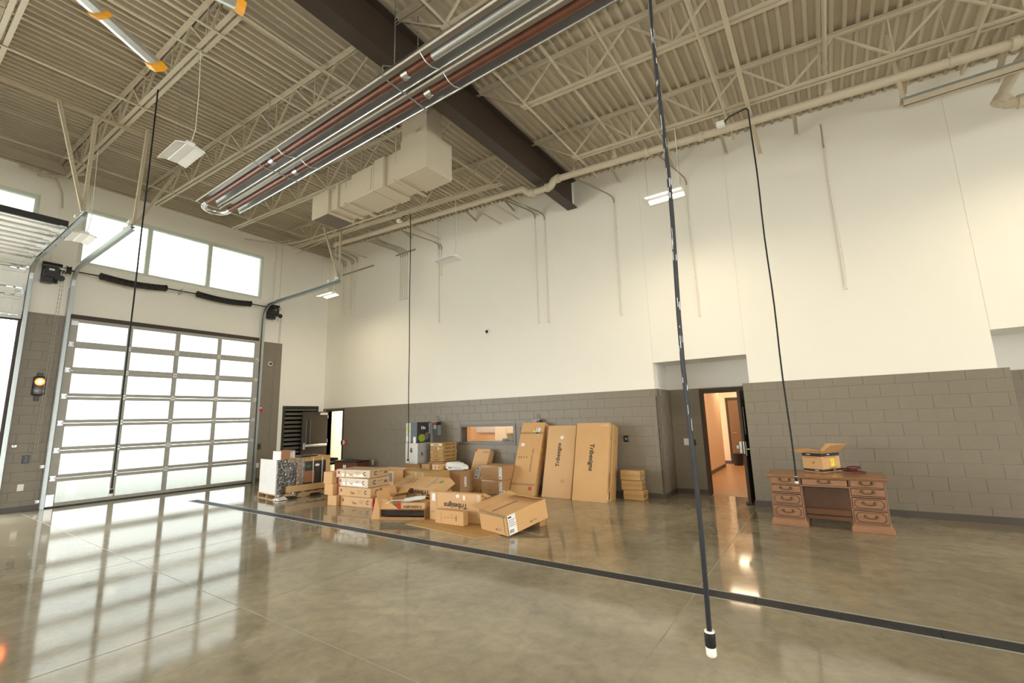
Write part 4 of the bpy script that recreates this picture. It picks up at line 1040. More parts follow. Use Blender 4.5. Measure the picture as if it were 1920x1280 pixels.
# ================================================================== CARTONS
m_cb = [M('kraft_cardboard', (.58, .34, .145), .7, var=.07, scale=3, bump=.05, bscale=40),
        M('pale_kraft_cardboard', (.60, .37, .18), .7, var=.07, scale=3, bump=.05, bscale=40),
        M('golden_kraft_cardboard', (.46, .275, .095), .65, var=.08, scale=3, bump=.05, bscale=40),
        M('dark_kraft_cardboard', (.37, .20, .085), .7, var=.08, scale=3, bump=.05, bscale=40)]
m_cbe = M('torn_cardboard_edge', (.60, .50, .36), .8, var=.15, scale=40)
m_tape = M('clear_brown_tape', (.40, .25, .12), .22, var=.05)
m_ink = M('black_carton_ink', (.022, .018, .015), .7, var=.1)
m_inkb = M('brown_carton_ink', (.20, .10, .04), .7, var=.1)
m_label = M('white_paper_label', (.80, .79, .77), .6, var=.03)
m_redtape = M('red_tape', (.55, .03, .03), .35)
m_yel = M('yellow_sticker', (.85, .70, .03), .5)
m_green = M('green_sticker', (.02, .30, .04), .5)
m_inside = M('shadowed_kraft_inner', (.27, .16, .08), .75, var=.1)  # inner shade as colour, for a dark strip on a closed top
_tx = {}
def text_mesh(s, size, mat, shear=0.0, bold=.02):
    k = (s, size, mat.name)
    if k not in _tx:
        cu = bpy.data.curves.new('lettering', 'FONT'); cu.body = s; cu.size = size; cu.align_x = 'CENTER'; cu.align_y = 'CENTER'; cu.shear = shear; cu.offset = bold * size; cu.resolution_u = 3
        o = bpy.data.objects.new('lettering', cu); col.objects.link(o)
        bpy.context.view_layer.update()
        dg = bpy.context.evaluated_depsgraph_get()
        me = bpy.data.meshes.new_from_object(o.evaluated_get(dg)); me.name = 'lettering'
        bpy.data.objects.remove(o, do_unlink=True)
        me.materials.clear(); me.materials.append(mat); _tx[k] = me
    return _tx[k]
class Carton:
    """front-bottom edge P0->P1, depth D backwards, height H, leaning back by `lean` radians"""
    def __init__(s, P0, P1, D, H, label, name='cardboard_carton', cat='carton', mat=0, lean=0.0, back=None, group=None, bev=.006, body=True):
        P0, P1 = V(P0), V(P1); s.L = (P1 - P0).length; s.D = D; s.H = H
        x = (P1 - P0).normalized()
        y = (V(back) - P1 if back is not None else V((-x.y, x.x, 0))); y = (y - x * y.dot(x)).normalized()
        z = x.cross(y)
        if lean: y, z = y * math.cos(lean) - z * math.sin(lean), z * math.cos(lean) + y * math.sin(lean)
        mtx = Matrix((x, y, z)).transposed().to_4x4(); mtx.translation = (P0 + P1) / 2
        s.root = empty(name, label=label, cat=cat, group=group); s.root.matrix_world = mtx
        s.mat = m_cb[mat] if isinstance(mat, int) else mat
        s.body = part('body', MB().bbox(-s.L / 2, s.L / 2, 0, D, 0, H, bev), s.mat, s.root) if body else None
    def frame(s, face):
        L, D, H = s.L, s.D, s.H
        return {'front': (V((0, -.0015, H / 2)), V((1, 0, 0)), V((0, 0, 1))), 'right': (V((L / 2 + .0015, D / 2, H / 2)), V((0, 1, 0)), V((0, 0, 1))),
                'top': (V((0, D / 2, H + .0015)), V((1, 0, 0)), V((0, 1, 0))), 'left': (V((-L / 2 - .0015, D / 2, H / 2)), V((0, -1, 0)), V((0, 0, 1)))}[face]
    def patch(s, face, u, v, w_, h, mat, name='label', rot=0.0, lift=0.0):
        c, U_, W_ = s.frame(face); n = U_.cross(W_)
        cu, su = math.cos(rot), math.sin(rot); a = U_ * cu + W_ * su; b = -U_ * su + W_ * cu
        p = c + U_ * u + W_ * v + n * lift
        mb = MB().quad(p - a * w_ / 2 - b * h / 2, p + a * w_ / 2 - b * h / 2, p + a * w_ / 2 + b * h / 2, p - a * w_ / 2 + b * h / 2)
        o = obj(name, mb.mesh(name, mat), s.root); return s
    def text(s, face, u, v, size, t, rot=0.0, mat=None, shear=.0, bold=.024, name='lettering'):
        c, U_, W_ = s.frame(face); n = U_.cross(W_)
        cu, su = math.cos(rot), math.sin(rot); a = U_ * cu + W_ * su; b = -U_ * su + W_ * cu
        mt = Matrix((a, b, n)).transposed().to_4x4(); mt.translation = c + U_ * u + W_ * v + n * .001
        o = obj(name, text_mesh(t, size, mat or m_ink, shear, bold), s.root); o.matrix_local = mt; return s
    def tape(s, face, along='u', off=0.0, w_=.05):
        L = {'front': s.L, 'top': s.L, 'right': s.D, 'left': s.D}[face]; H = {'front': s.H, 'top': s.D, 'right': s.H, 'left': s.H}[face]
        return s.patch(face, 0 if along == 'u' else off, off if along == 'u' else 0, L - .01 if along == 'u' else w_, w_ if along == 'u' else H - .01, m_tape, 'packing_tape')
    def marks(s, face, u, v, sz=.035, mat=None):
        # row of little handling symbols: arrow, glass, umbrella
        c, U_, W_ = s.frame(face); n = U_.cross(W_); mb = MB()
        def q(a0, a1, b0, b1): 
            pts = [c + n * .0008 + U_ * (u + a * sz) + W_ * (v + b * sz) for a, b in ((a0, b0), (a1, b0), (a1, b1), (a0, b1))]; mb.quad(*pts)
        def tri(a, b, d):
            pts = [c + n * .0008 + U_ * (u + i * sz) + W_ * (v + j * sz) for i, j in (a, b, d)]; mb.add(pts, [(0, 1, 2)])
        q(-2.4, -2.0, -.5, .1); tri((-2.65, .1), (-1.75, .1), (-2.2, .6)); q(-1.3, -.9, -.5, .1); tri((-1.55, .1), (-.65, .1), (-1.1, .6))
        tri((.0, .55), (.8, .55), (.4, -.1)); q(.35, .45, -.4, -.1); q(.15, .65, -.5, -.4)
        tri((1.3, 0), (2.5, 0), (1.9, .55)); q(1.86, 1.94, -.5, 0)
        obj('handling_marks', mb.mesh('handling_marks', mat or m_ink), s.root); return s
    def barcode(s, face, u, v, w_, h):
        s.patch(face, u, v, w_, h, m_label, 'paper_label'); c, U_, W_ = s.frame(face); n = U_.cross(W_); mb = MB(); random.seed(int(abs(u * 100) + abs(v * 50)))
        def q(a0, a1, b0, b1):
            mb.quad(*[c + n * .001 + U_ * (u + a * w_) + W_ * (v + b * h) for a, b in ((a0, b0), (a1, b0), (a1, b1), (a0, b1))])
        x = -.4
        while x < .1: d = random.choice((.01, .02, .03)); q(x, x + d, -.42, -.25); x += d + .02
        q(-.42, .0, .34, .42)
        for k in range(4): q(-.42, random.uniform(.1, .4), .22 - k * .10, .245 - k * .10)
        obj('label_print', mb.mesh('label_print', m_ink), s.root); return s
    def flap(s, edge, ang, ln, mat=None, name='flap'):
        """flap hinged on a top edge; ang 0 = lying flat outwards, 90 = upright"""
        L, D, H = s.L, s.D, s.H; a = math.radians(ang); mb = MB(); t = .004
        if edge in ('front', 'back'):
            y = 0 if edge == 'front' else D; sg = -1 if edge == 'front' else 1
            d = V((0, sg * math.cos(a), math.sin(a))); n = V((0, -sg * math.sin(a), math.cos(a)))
            p = [V((-L / 2 + .005, y, H)), V((L / 2 - .005, y, H))]
        else:
            x = -L / 2 if edge == 'left' else L / 2; sg = -1 if edge == 'left' else 1
            d = V((sg * math.cos(a), 0, math.sin(a))); n = V((-sg * math.sin(a), 0, math.cos(a)))
            p = [V((x, .005, H)), V((x, D - .005, H))]
        vs = [p[0], p[1], p[1] + d * ln, p[0] + d * ln]; vs += [v_ + n * t for v_ in vs]
        mb.add(vs, [(0, 1, 2, 3), (7, 6, 5, 4), (0, 4, 5, 1), (1, 5, 6, 2), (2, 6, 7, 3), (3, 7, 4, 0)])
        part(name, mb, mat or s.mat, s.root); return s
    def open_body(s, mat_in=None):
        L, D, H, t = s.L, s.D, s.H, .005; mb = MB()
        mb.box(-L / 2, L / 2, 0, t, 0, H); mb.box(-L / 2, L / 2, D - t, D, 0, H); mb.box(-L / 2, -L / 2 + t, t, D - t, 0, H); mb.box(L / 2 - t, L / 2, t, D - t, 0, H); mb.box(-L / 2 + t, L / 2 - t, t, D - t, 0, t)
        s.body = part('body', mb, s.mat, s.root); return s
def C3(px_, py_, z=0.0): p = PZ(px_, py_, z); return V((p.x, p.y, z))
T9 = math.pi / 2

# --- tall cartons leaning on the block wall
def lean_for(y0, D, H):
    # tilt so that the back top edge meets the wall at y=0:  |y0| = D cos a + H sin a
    a = .05
    for _ in range(40): a = math.asin(max(0, min(.9, (abs(y0) - .012 - D * math.cos(a)) / H)))
    return a
a = lean_for(-.90, .47, 1.61)
k3 = Carton((10.01, -.90, .0), (10.76, -.90, .0), .22, 1.58, 'tall flat carton leaning near the alcove, brand lettering reading downward, white tabs at its foot', lean=a)
k3.text('front', .0, .08, .135, 'Tribesigns', -T9, shear=.12).tape('right', 'v', .0, .05).patch('right', -.06, -.66, .035, .12, m_label, 'white_tab').patch('right', .0, -.64, .035, .12, m_label, 'white_tab')
k3.text('right', -.05, -.35, .05, 'THIS SIDE UP', T9, mat=m_inkb).text('right', .0, -.3, .05, 'FRAGILE', T9, mat=m_inkb).text('right', -.04, .5, .05, 'LIFT', T9, mat=m_inkb).patch('front', .27, .73, .16, .02, m_cbe, 'torn_edge')
kb = Carton(k3.root.matrix_world @ V((-.36, .225, 0)), k3.root.matrix_world @ V((.37, .225, 0)), .24, 1.60, 'tall carton sandwiched behind the carton whose lettering reads downward', mat=2, lean=a)
kb.text('right', -.03, .45, .05, 'LIFT', T9, mat=m_inkb).tape('right', 'v', .06, .04)
a = lean_for(-.80, .36, 1.56)
k2 = Carton((9.24, -.80, 0), (9.94, -.80, 0), .15, 1.54, 'tall flat carton leaning on the wall, brand lettering reading upward, small white sticker', mat=1, lean=a)
k2.text('front', -.03, .12, .125, 'Tribesigns', T9, shear=.12).patch('front', .02, .50, .07, .07, m_label, 'sticker', .6).text('front', .12, -.42, .08, '( )', 0, mat=m_inkb).patch('front', .2, .73, .25, .012, m_cbe, 'torn_edge')
Carton(k2.root.matrix_world @ V((-.33, .155, 0)), k2.root.matrix_world @ V((.35, .155, 0)), .20, 1.55, 'tall carton sandwiched behind the carton whose lettering reads upward', mat=3, lean=a)
a = lean_for(-.84, .20, 1.69)
k1 = Carton((8.43, -.84, 0), (9.06, -.84, 0), .20, 1.68, 'tall narrow carton leaning on the wall with white shipping labels and red sticker', mat=0, lean=a)
k1.barcode('front', .16, .62, .11, .17).patch('front', -.19, .3, .09, .07, m_label, 'paper_label').patch('front', .20, -.68, .09, .07, m_redtape, 'red_sticker').patch('front', .06, .62, .05, .03, m_yel, 'yellow_dot').patch('right', -.05, .2, .04, .08, m_yel, 'yellow_dot')
k1.patch('front', 0, .58, .62, .05, m_tape, 'packing_tape').patch('front', 0, -.60, .62, .05, m_tape, 'packing_tape').text('front', .12, -.05, .055, 'HANDLE WITH CARE', T9, mat=m_inkb).marks('front', -.12, .0, .05, m_inkb)
Carton((9.07, -.50, 0), (9.21, -.50, 0), .2, 1.50, 'narrow carton standing behind the tall carton with shipping labels', mat=3, lean=lean_for(-.52, .2, 1.52))
# --- three small cartons
for k, (dx, dr) in enumerate(((.03, 0), (-.0, .03), (-.01, -.02))):
    c = Carton((10.88 + dx, -.40, .19 * k), (11.30 + dx, -.40 + dr, .19 * k), .26, .188, ('bottom', 'middle', 'top')[k] + ' one of three small golden cartons stacked beside the alcove corner', mat=2, group='three small cartons by the alcove', bev=.012)
    c.tape('front', 'u', 0.0, .05).tape('right', 'u', 0, .05).patch('right', -.10, 0, .04, .17, m_tape, 'packing_tape')
# --- two stacked cartons with shipping labels
for k in range(2):
    c = Carton((7.74, -.95, .312 * k), (8.38, -1.02, .312 * k), .42, .31, ('lower', 'upper')[k] + ' of two wide cartons with white shipping labels, stacked left of the tall cartons', mat=3, group='two wide cartons')
    c.barcode('front', .27, .0, .09, .26).tape('top', 'u').tape('front', 'u', .13, .04).marks('front', -.05, -.08, .03, m_inkb)
b_ = empty('crumpled_bag', (8.52, -1.16, .0), label='small crumpled blue plastic bag on the floor beside the wide cartons', cat='bag')
def blob(name, parent, rx, ry, rz_, mat, seed, n=14, rough=.18, loc=(0, 0, 0), flat=True):
    random.seed(seed); vs = []; fs = []; R_, S_ = n, n
    for i in range(R_ + 1):
        t = math.pi * i / R_
        for j in range(S_):
            p = 2 * math.pi * j / S_
            d = 1 + rough * (math.sin(3 * p + seed + 2 * t) * .5 + math.sin(5 * p - 3 * t + seed * 2) * .3 + random.uniform(-.4, .4)) * math.sin(t)
            z = math.cos(t) * rz_ * d
            vs.append((rx * d * math.sin(t) * math.cos(p), ry * d * math.sin(t) * math.sin(p), max(z, -rz_ * .55) if flat else z))
    for i in range(R_):
        for j in range(S_):
            fs.append((i * S_ + j, i * S_ + (j + 1) % S_, (i + 1) * S_ + (j + 1) % S_, (i + 1) * S_ + j))
    return part(name, MB().add(vs, fs), mat, parent, loc, smooth=True)
blob('bag_body', b_, .055, .055, .07, M('blue_plastic_film', (.25, .38, .65), .25), 5, loc=(0, 0, .04)); part('bag_knot', MB().tube([(0, 0, .09), (.01, 0, .13)], [.012, .022], 8), m_white, b_)
# --- leaning labelled carton
ln = Carton((6.98, -.62, 0), (7.44, -.62, 0), .20, 1.02, 'slim carton leaning below the interior window with large white delivery label', mat=1, lean=lean_for(-.62, .2, 1.02))
ln.barcode('front', .02, -.10, .17, .30).patch('front', .17, -.22, .07, .06, m_label, 'paper_label').text('front', .12, .42, .04, 'KEEP DRY', 0, mat=m_inkb).patch('front', -.20, .47, .05, .06, m_redtape, 'red_tape').text('right', 0, .1, .10, 'X X', T9, mat=m_ink).patch('front', 0, -.32, .45, .004, m_inkb, 'fold_line')
# --- carton with white plastic bag on top
bg_ = Carton((6.62, -1.10, 0), (7.30, -1.18, 0), .42, .485, 'worn brown carton sealed with clear tape under the white plastic bag', mat=3)
bg_.patch('front', -.12, 0, .05, .47, m_tape, 'packing_tape').patch('front', .12, 0, .06, .47, m_tape, 'packing_tape').barcode('right', -.05, .0, .07, .22).patch('front', .0, -.2, .66, .03, m_tape, 'packing_tape')
pb_ = empty('plastic_bag', (6.98, -.98, .49), label='white crinkled plastic mailing bag lying on the worn brown carton', cat='bag')
blob('bag_body', pb_, .34, .20, .12, M('white_crinkled_film', (.80, .82, .82), .3, bump=.6, bscale=22), 2, 18, .22, loc=(0, 0, .068)); part('bag_label', MB().quad((-.05, -.21, .05), (.05, -.212, .05), (.05, -.19, .09), (-.05, -.19, .09)), m_grey, pb_)
# --- big low carton and things on it
tb = Carton((5.50, -1.62, 0), (6.90, -1.72, 0), .62, .50, 'wide low carton bound with straps in front of the appliance cartons', mat=2)
for u in (.18, .42): tb.patch('front', u, 0, .012, .49, m_label, 'strap').patch('top', u, 0, .012, .61, m_label, 'strap')
tb.tape('top', 'u', 0, .05)
dk_ = Carton((5.28, -1.98, 0), (5.95, -1.98, 0), .30, .52, 'open carton with dark sleeve lying left of the wide low carton', mat=1)
dk_.patch('front', .0, .12, .58, .2, M('grey_brown_sleeve', (.16, .12, .09), .5), 'sleeve').flap('back', 12, .15)
for k, x in enumerate((6.12, 6.46)):
    c = Carton((x, -1.25, .50), (x + .28, -1.27, .50), .20, .13, 'small carton on the wide low carton, ' + ('beside the white plastic bag' if k else 'below the flat carton stack'), mat=0 if k else 3); c.tape('front', 'u')
    if k: c.patch('front', -.07, 0, .07, .08, m_label, 'paper_label').patch('front', .05, 0, .05, .08, m_label, 'paper_label')
bs = Carton((5.78, -.70, 0), (6.36, -.70, 0), .62, .615, 'plain carton carrying the stack of five flat cartons', mat=3)
for k in range(5):
    c = Carton((5.80 + .01 * (k % 2), -.64, .62 + .095 * k), (6.24, -.62 - .02 * (k % 3), .62 + .095 * k), .55, .093, 'flat golden carton in the stack of five beside the white carton, ' + ('first from the bottom', 'second from the bottom', 'third from the bottom', 'fourth from the bottom', 'topmost')[k], mat=2, group='stack of five flat cartons')
    c.text('front', 0, 0, .05, ('ASSEMBLY', 'CARE', 'PARTS', 'CARE', 'ASSEMBLY')[k], 0, mat=m_inkb).text('right', 0, 0, .06, 'HANDLE CARE', 0, mat=m_ink)
    if k == 4: c.patch('top', 0, 0, .40, .20, m_tape, 'packing_tape').patch('front', 0, .0, .4, .06, M('glossy_clear_tape', (.75, .68, .52), .12), 'clear_tape')
    if k == 3: c.patch('front', .05, 0, .06, .06, m_label, 'paper_label')
sp = Carton((4.98, -.78, 0), (5.58, -.80, 0), .56, .555, 'plain carton underneath the white appliance carton', mat=3)
m_wcb = M('white_coated_carton', (.66, .65, .63), .5, var=.04); m_gcb = M('mottled_grey_carton', (.36, .35, .34), .55, var=.25, scale=4)
wbx = Carton((5.02, -.78, .56), (5.52, -.82, .56), .46, .53, 'white appliance carton with black emblem on its front', mat=m_wcb)
wbx.patch('right', 0, 0, .44, .52, m_gcb, 'grey_side').text('front', .0, .08, .17, '&', 0, bold=.03).text('front', .07, -.22, .06, 'o', 0).patch('front', -.09, -.22, .08, .05, m_grey, 'small_print').text('right', -.08, -.02, .12, '%', 0, mat=m_ink).text('right', .1, .02, .07, '*', 0)  # right side covered in a mottled darker grey
m_pbk = M('glossy_black_print', (.025, .026, .030), .3, var=.1); m_pgr = M('glossy_green_print', (.22, .33, .02), .3); m_pyl = M('yellow_green_print', (.55, .62, .12), .3); m_psl = M('slate_print', (.10, .11, .13), .3, var=.15)
ap = Carton((5.04, -.78, 1.092), (5.50, -.82, 1.092), .46, .54, 'printed black appliance carton with green fruit picture on the white carton', mat=m_pbk)
ap.patch('front', -.13, 0, .20, .52, M('pale_print', (.55, .55, .48), .35, var=.3, scale=9), 'picture').patch('front', -.14, .1, .11, .13, m_pyl, 'picture', lift=.001).patch('front', .10, .02, .26, .50, m_psl, 'picture').patch('front', .13, -.19, .11, .16, m_label, 'paper_label', lift=.001).text('right', -.02, .12, .12, 'Nv', 0, mat=m_label).text('right', .19, .10, .05, 'SLOW JUICE', T9, mat=m_label)
def ellipse_patch(c, face, u, v, a_, b_2, mat, lift=.001, name='picture'):
    o_, U_, W_ = c.frame(face); n = U_.cross(W_); p = [o_ + n * lift + U_ * (u + a_ * math.cos(t)) + W_ * (v + b_2 * math.sin(t)) for t in [2 * math.pi * k / 16 for k in range(16)]]
    obj(name, MB().add(p, [tuple(range(16))]).mesh(name, mat), c.root)
ellipse_patch(ap, 'right', -.07, -.14, .12, .10, m_pgr); ellipse_patch(ap, 'right', .10, -.10, .08, .09, m_psl, .0015); ellipse_patch(ap, 'right', .10, -.05, .06, .05, m_inkb, .002); ellipse_patch(ap, 'front', -.15, -.16, .07, .07, m_label, .0015)
# --- red-brown cabinet and the things by the corner door
m_rb = M('red_brown_laminate', (.16, .05, .022), .4, var=.15)
cb = empty('low_cabinet', (2.25, -.42, 0), label='low red-brown cabinet against the block wall by the corner door', cat='cabinet')
part('body', MB().bbox(-.55, .55, -.22, .20, .04, .50, .006), m_rb, cb); part('top', MB().bbox(-.58, .58, -.25, .22, .50, .54, .006), m_black, cb); part('door', MB().bbox(-.53, -.01, -.235, -.22, .07, .48, .004), m_rb, cb); part('door', MB().bbox(.01, .53, -.235, -.22, .07, .48, .004), m_rb, cb); part('plinth', MB().box(-.53, .53, -.2, .18, 0, .04), m_black, cb); part('paper_label', MB().quad((-.1, -.237, .3), (.05, -.237, .3), (.05, -.237, .42), (-.1, -.237, .42)), m_label, cb)
# --- stack of four long cartons
m_sh = M('glossy_sealed_kraft', (.47, .33, .19), .25, var=.06)
for k, (dx, dr) in enumerate(((0, 0), (-.07, .0), (-.13, .02), (-.14, -.03))):
    z = (0, .19, .375, .555)[k]; h = (.185, .18, .175, .16)[k]
    c = Carton((6.0 + dx, -3.42 + dr, z), (6.92 + dx, -3.34 - dr, z), .56, h, ('bottom', 'second', 'third', 'top')[k] + ' of four long sealed cartons stacked on the floor by the wrapped pallet', mat=1 if k < 2 else m_sh, group='four long sealed cartons')
    c.text('front', .32, 0, .10, 'C', 0, bold=.03).patch('front', -.38, .02, .05, .06, m_inkb, 'print_block').text('front', -.05, -.02, .06, 'Tinsy', 0, mat=m_inkb).text('front', .14, .03, .02, 'modern living', 0, mat=m_inkb).text('front', .14, -.01, .02, 'furniture', 0, mat=m_inkb)
    c.text('right', -.12, 0, .11, 'C', 0, bold=.03).patch('right', .18, 0, .09, .05, m_inkb, 'print_block').patch('right', .04, .03, .12, .01, m_inkb, 'print_line')
    if k == 0: c.patch('right', -.25, 0, .05, .18, m_redtape, 'red_tape').patch('front', .44, -.01, .04, .12, m_redtape, 'red_tape')
    if k >= 1: c.patch('left', .2, 0, .06, h, m_redtape, 'red_tape').patch('front', -.45, 0, .03, h * .9, m_redtape, 'red_tape')
    if k >= 2: c.patch('front', 0, -.03, .6, .05, M('shiny_clear_tape', (.85, .78, .62), .1), 'clear_tape').patch('front', -.2, 0, .05, .14, m_tape, 'clear_tape')
for k, (z, h, x) in enumerate(((0, .20, 5.83), (.20, .22, 5.70), (.42, .24, 5.66))):
    Carton((x - .12, -3.52 + (.0 if k else .0), z), (x + .15, -3.50, z), .30, h, ('bottom', 'middle', 'top')[k] + ' of three square cartons at the end of the long carton stack', mat=0, group='three square cartons', bev=.004)
# --- open carton with splayed flaps
oc = Carton((7.0, -3.14, 0), (7.30, -3.18, 0), .32, .22, 'open carton with splayed flaps and paper slips beside the long carton stack', mat=0, body=False).open_body()
oc.flap('front', 12, .16, m_cb[2]).flap('left', 60, .16).flap('right', 25, .14, m_cb[3]).flap('back', 50, .14)
oc.patch('front', -.08, .08, .10, .05, m_label, 'paper_slip', .3)
for p_, q_, lab in (((7.10, -3.42, .45), 0, 'upper white paper slip on the open carton flap'), ((7.20, -3.52, .40), 1, 'lower white paper slip on the open carton flap'),):
    pass
# --- long branded carton lying askew on the pile
ZT_ = .34; L0 = PZ(734, 911, ZT_); L1 = PZ(816, 917, ZT_)
lc = Carton(L0 + V((0, .06, -.17)), L1 + V((0, .06, -.17)), .48, .18, 'long branded carton lying on the pile, green sticker at its end', mat=1, lean=-.35)
lc.text('front', .12, .0, .15, 'Tribesigns', math.pi, shear=.12).patch('top', .33, 0, .03, .44, m_grey, 'grey_strip').patch('top', -.38, 0, .02, .44, m_grey, 'grey_strip').text('top', -.18, .02, .06, 'HEAVY', T9, mat=m_inkb).text('top', -.28, .02, .05, 'TEAM LIFT', T9, mat=m_inkb)
lc.marks('top', -.47, .1, .03, m_inkb).marks('top', .45, .0, .035, m_inkb); ellipse_patch(lc, 'top', .53, .05, .04, .05, m_green, name='green_sticker'); lc.marks('right', 0, 0, .04, m_inkb).flap('right', -50, .16)
un = Carton((7.10, -2.42, 0), (7.9, -2.42, 0), .3, .26, 'carton underneath the long branded carton', mat=3)
# --- tray carton with dark foil inside, flat carton on top
tr = Carton((7.88, -3.96, 0), (8.63, -3.62, 0), .50, .17, 'shallow carton lying with its open side showing dark foil', mat=3, body=False)
tr.body = part('body', MB().box(-tr.L / 2, tr.L / 2, 0, .5, 0, .006).box(-tr.L / 2, tr.L / 2, 0, .5, .164, .17).box(-tr.L / 2, -tr.L / 2 + .006, 0, .5, .006, .164).box(tr.L / 2 - .006, tr.L / 2, 0, .5, .006, .164).box(-tr.L / 2, tr.L / 2, .494, .5, .006, .164), m_cb[3], tr.root)
m_foil = M('dark_glossy_foil', (.05, .04, .03), .16, .4, var=.5, scale=9, bump=.8, bscale=30)
part('foil', MB().box(-tr.L / 2 + .01, tr.L / 2 - .01, .05, .06, .055, .16), m_foil, tr.root); part('lower_flap', MB().box(-tr.L / 2, tr.L / 2, -.004, .0, .0, .045), m_cb[3], tr.root)
tr.flap('left', 75, .30, m_cb[0]); part('side_panel', MB().add([(-tr.L / 2 - .16, .02, .0), (-tr.L / 2 - .01, .02, .0), (-tr.L / 2 - .01, .02, .172), (-tr.L / 2 + .34, .02, .175), (-tr.L / 2 + .10, .05, .33), (-tr.L / 2 - .10, .05, .36)], [(0, 1, 2, 3, 4, 5)]), m_cb[0], tr.root)
ft = Carton(tr.root.matrix_world @ V((-.08, .03, .172)), tr.root.matrix_world @ V((.40, .03, .172)), .36, .10, 'flat carton printed F-NS04-BRN upside down, lying on the shallow carton', mat=1)
ft.text('front', .02, -.01, .062, 'F-NS04-BRN', math.pi, bold=.02).patch('front', -.22, .0, .06, .10, m_redtape, 'red_tape')
fo = empty('foam_sheet', tr.root.matrix_world @ V((.12, .2, .275)), (0, 0, .45), label='thin white foam sheet draped over the flat printed carton', cat='foam')
part('sheet', MB().add([(x, y, .02 * math.sin(x * 9 + y * 4) + .02 + (.03 if y > .1 else 0)) for y in (-.10, -.03, .05, .12) for x in (-.20, -.1, 0, .1, .2)], [(j * 5 + i, j * 5 + i + 1, (j + 1) * 5 + i + 1, (j + 1) * 5 + i) for j in range(3) for i in range(4)]), M('white_foam', (.78, .80, .78), .5), fo); part('strip', MB().tube([(-.4, -.24, .0), (-.3, -.23, .05), (0, -.24, .06), (.3, -.22, .08)], .006, 6), m_white, fo)
# --- upright branded panel carton, small carton in front, sheet on the floor
up = Carton((8.69, -3.56, .009), (9.73, -3.46, .009), .13, .455, 'upright flat carton with brand lettering upside down and torn end', mat=1)
up.text('front', .02, .03, .115, 'Tribesigns', math.pi, shear=.12).patch('front', .06, .18, .06, .05, m_label, 'sticker', .3).patch('front', .19, .16, .04, .07, m_label, 'sticker').patch('front', .47, .04, .05, .36, m_cbe, 'torn_edge').patch('front', -.44, .14, .07, .12, m_label, 'paper_label').marks('front', -.44, -.1, .02, m_inkb).patch('front', -.37, 0, .005, .45, m_inkb, 'fold_line')
up.flap('right', -20, .12, m_cb[0])
sm = Carton((8.97, -3.72, .009), (9.56, -3.70, .009), .13, .215, 'small plain carton lying in front of the upright branded carton', mat=0)
sm.patch('front', .02, 0, .26, .005, m_inkb, 'print_line').patch('front', .15, -.0, .012, .09, m_ink, 'print_mark').patch('front', -.16, 0, .005, .16, m_inkb, 'fold_line').text('front', .06, .04, .05, '1', .6, mat=m_inkb)
g = empty('cardboard_sheet', (9.4, -3.85, 0), label='flattened cardboard sheet lying on the floor by the drain', cat='cardboard')
pts = [(8.55, -3.98), (10.18, -4.16), (10.36, -3.80), (10.1, -3.42), (8.60, -3.50)]
part('sheet', MB().prism([(x - 9.4, y + 3.85) for x, y in pts], .0, .007, 'z'), m_cb[2], g); part('crease', MB().bar((-.8, .08, .0075), (.75, -.12, .0075), .006, .002), m_inkb, g)
# --- tilted open carton in front
E0 = V((9.92, -3.70, .009)); E1 = V((10.55, -3.88, .009)); EB = PZ(1021, 971, .14)
hc = Carton(E0, E1, .80, .29, 'big open-topped carton in front of the pile, tipped up at one end, white instruction label', mat=0, back=EB)
hc.barcode('right', -.30, .0, .15, .27).marks('right', .10, -.08, .026).marks('front', .12, -.08, .026).tape('front', 'u', .13, .05).patch('top', -.05, -.1, .05, .5, m_inside, 'seam_shade').flap('back', 160, .22).flap('left', 12, .20).patch('front', 0, .135, .60, .03, M('shiny_tape_edge', (.75, .62, .45), .15), 'clear_tape').patch('front', .27, .0, .012, .26, m_inkb, 'fold_line').patch('right', -.385, 0, .01, .27, m_inkb, 'fold_line')
prop = Carton((10.28, -3.10, 0), (10.62, -3.14, 0), .16, .105, 'low block of folded cardboard propping the big open carton', mat=3)

# ================================================================== WRAPPED PALLET
PR = math.radians(83.6); PC = V((3.72, -3.085, 0))
m_pine = M('raw_pine', (.46, .30, .16), .7, var=.2, scale=3, stretch=(1, 8, 8))
pal = empty('wooden_pallet', PC, (0, 0, PR), label='raw pine pallet on the floor under the wrapped crate', cat='pallet')
for y in (-.48, 0, .48):
    mb = MB(); mb.box(-.635, .635, y - .02, y + .02, .065, .105)
    for x0, x1 in ((-.635, -.42), (-.14, .14), (.42, .635)): mb.box(x0, x1, y - .02, y + .02, .015, .065)
    part('stringer', mb, m_pine, pal)
bd = MB().box(-.06, .06, -.5, .5, .105, .122).mesh('deck_board', m_pine); b2 = MB().box(-.06, .06, -.5, .5, 0, .015).mesh('bottom_board', m_pine)
for k in range(7): obj('deck_board', bd, pal, (-.575 + k * .1917, 0, 0))
for k in (0, 3, 6): obj('bottom_board', b2, pal, (-.575 + k * .1917, 0, 0))
cr = empty('wrapped_crate', PC + V((0, 0, .123)), (0, 0, PR), label='film-wrapped display crate with dark glass panels and white end on the pine pallet', cat='crate')
m_dkg = M('dark_glossy_glass', (.030, .034, .032), .08, var=.5, scale=5, spec=.8)
part('core', MB().bbox(-.60, .60, -.44, .44, 0, .74, .008), m_dkg, cr)
part('end_panel', MB().bbox(-.635, -.602, -.46, .46, .0, .755, .006), M('white_film_over_panel', (.72, .69, .68), .3, var=.08, bump=.4, bscale=18), cr)
for f0, f1 in ((.36, .45), (.92, 1.0)): part('cardboard_post', MB().bbox(-.62 + 1.24 * f0, -.62 + 1.24 * f1, -.475, -.44, 0, .745, .004), m_cb[0], cr)
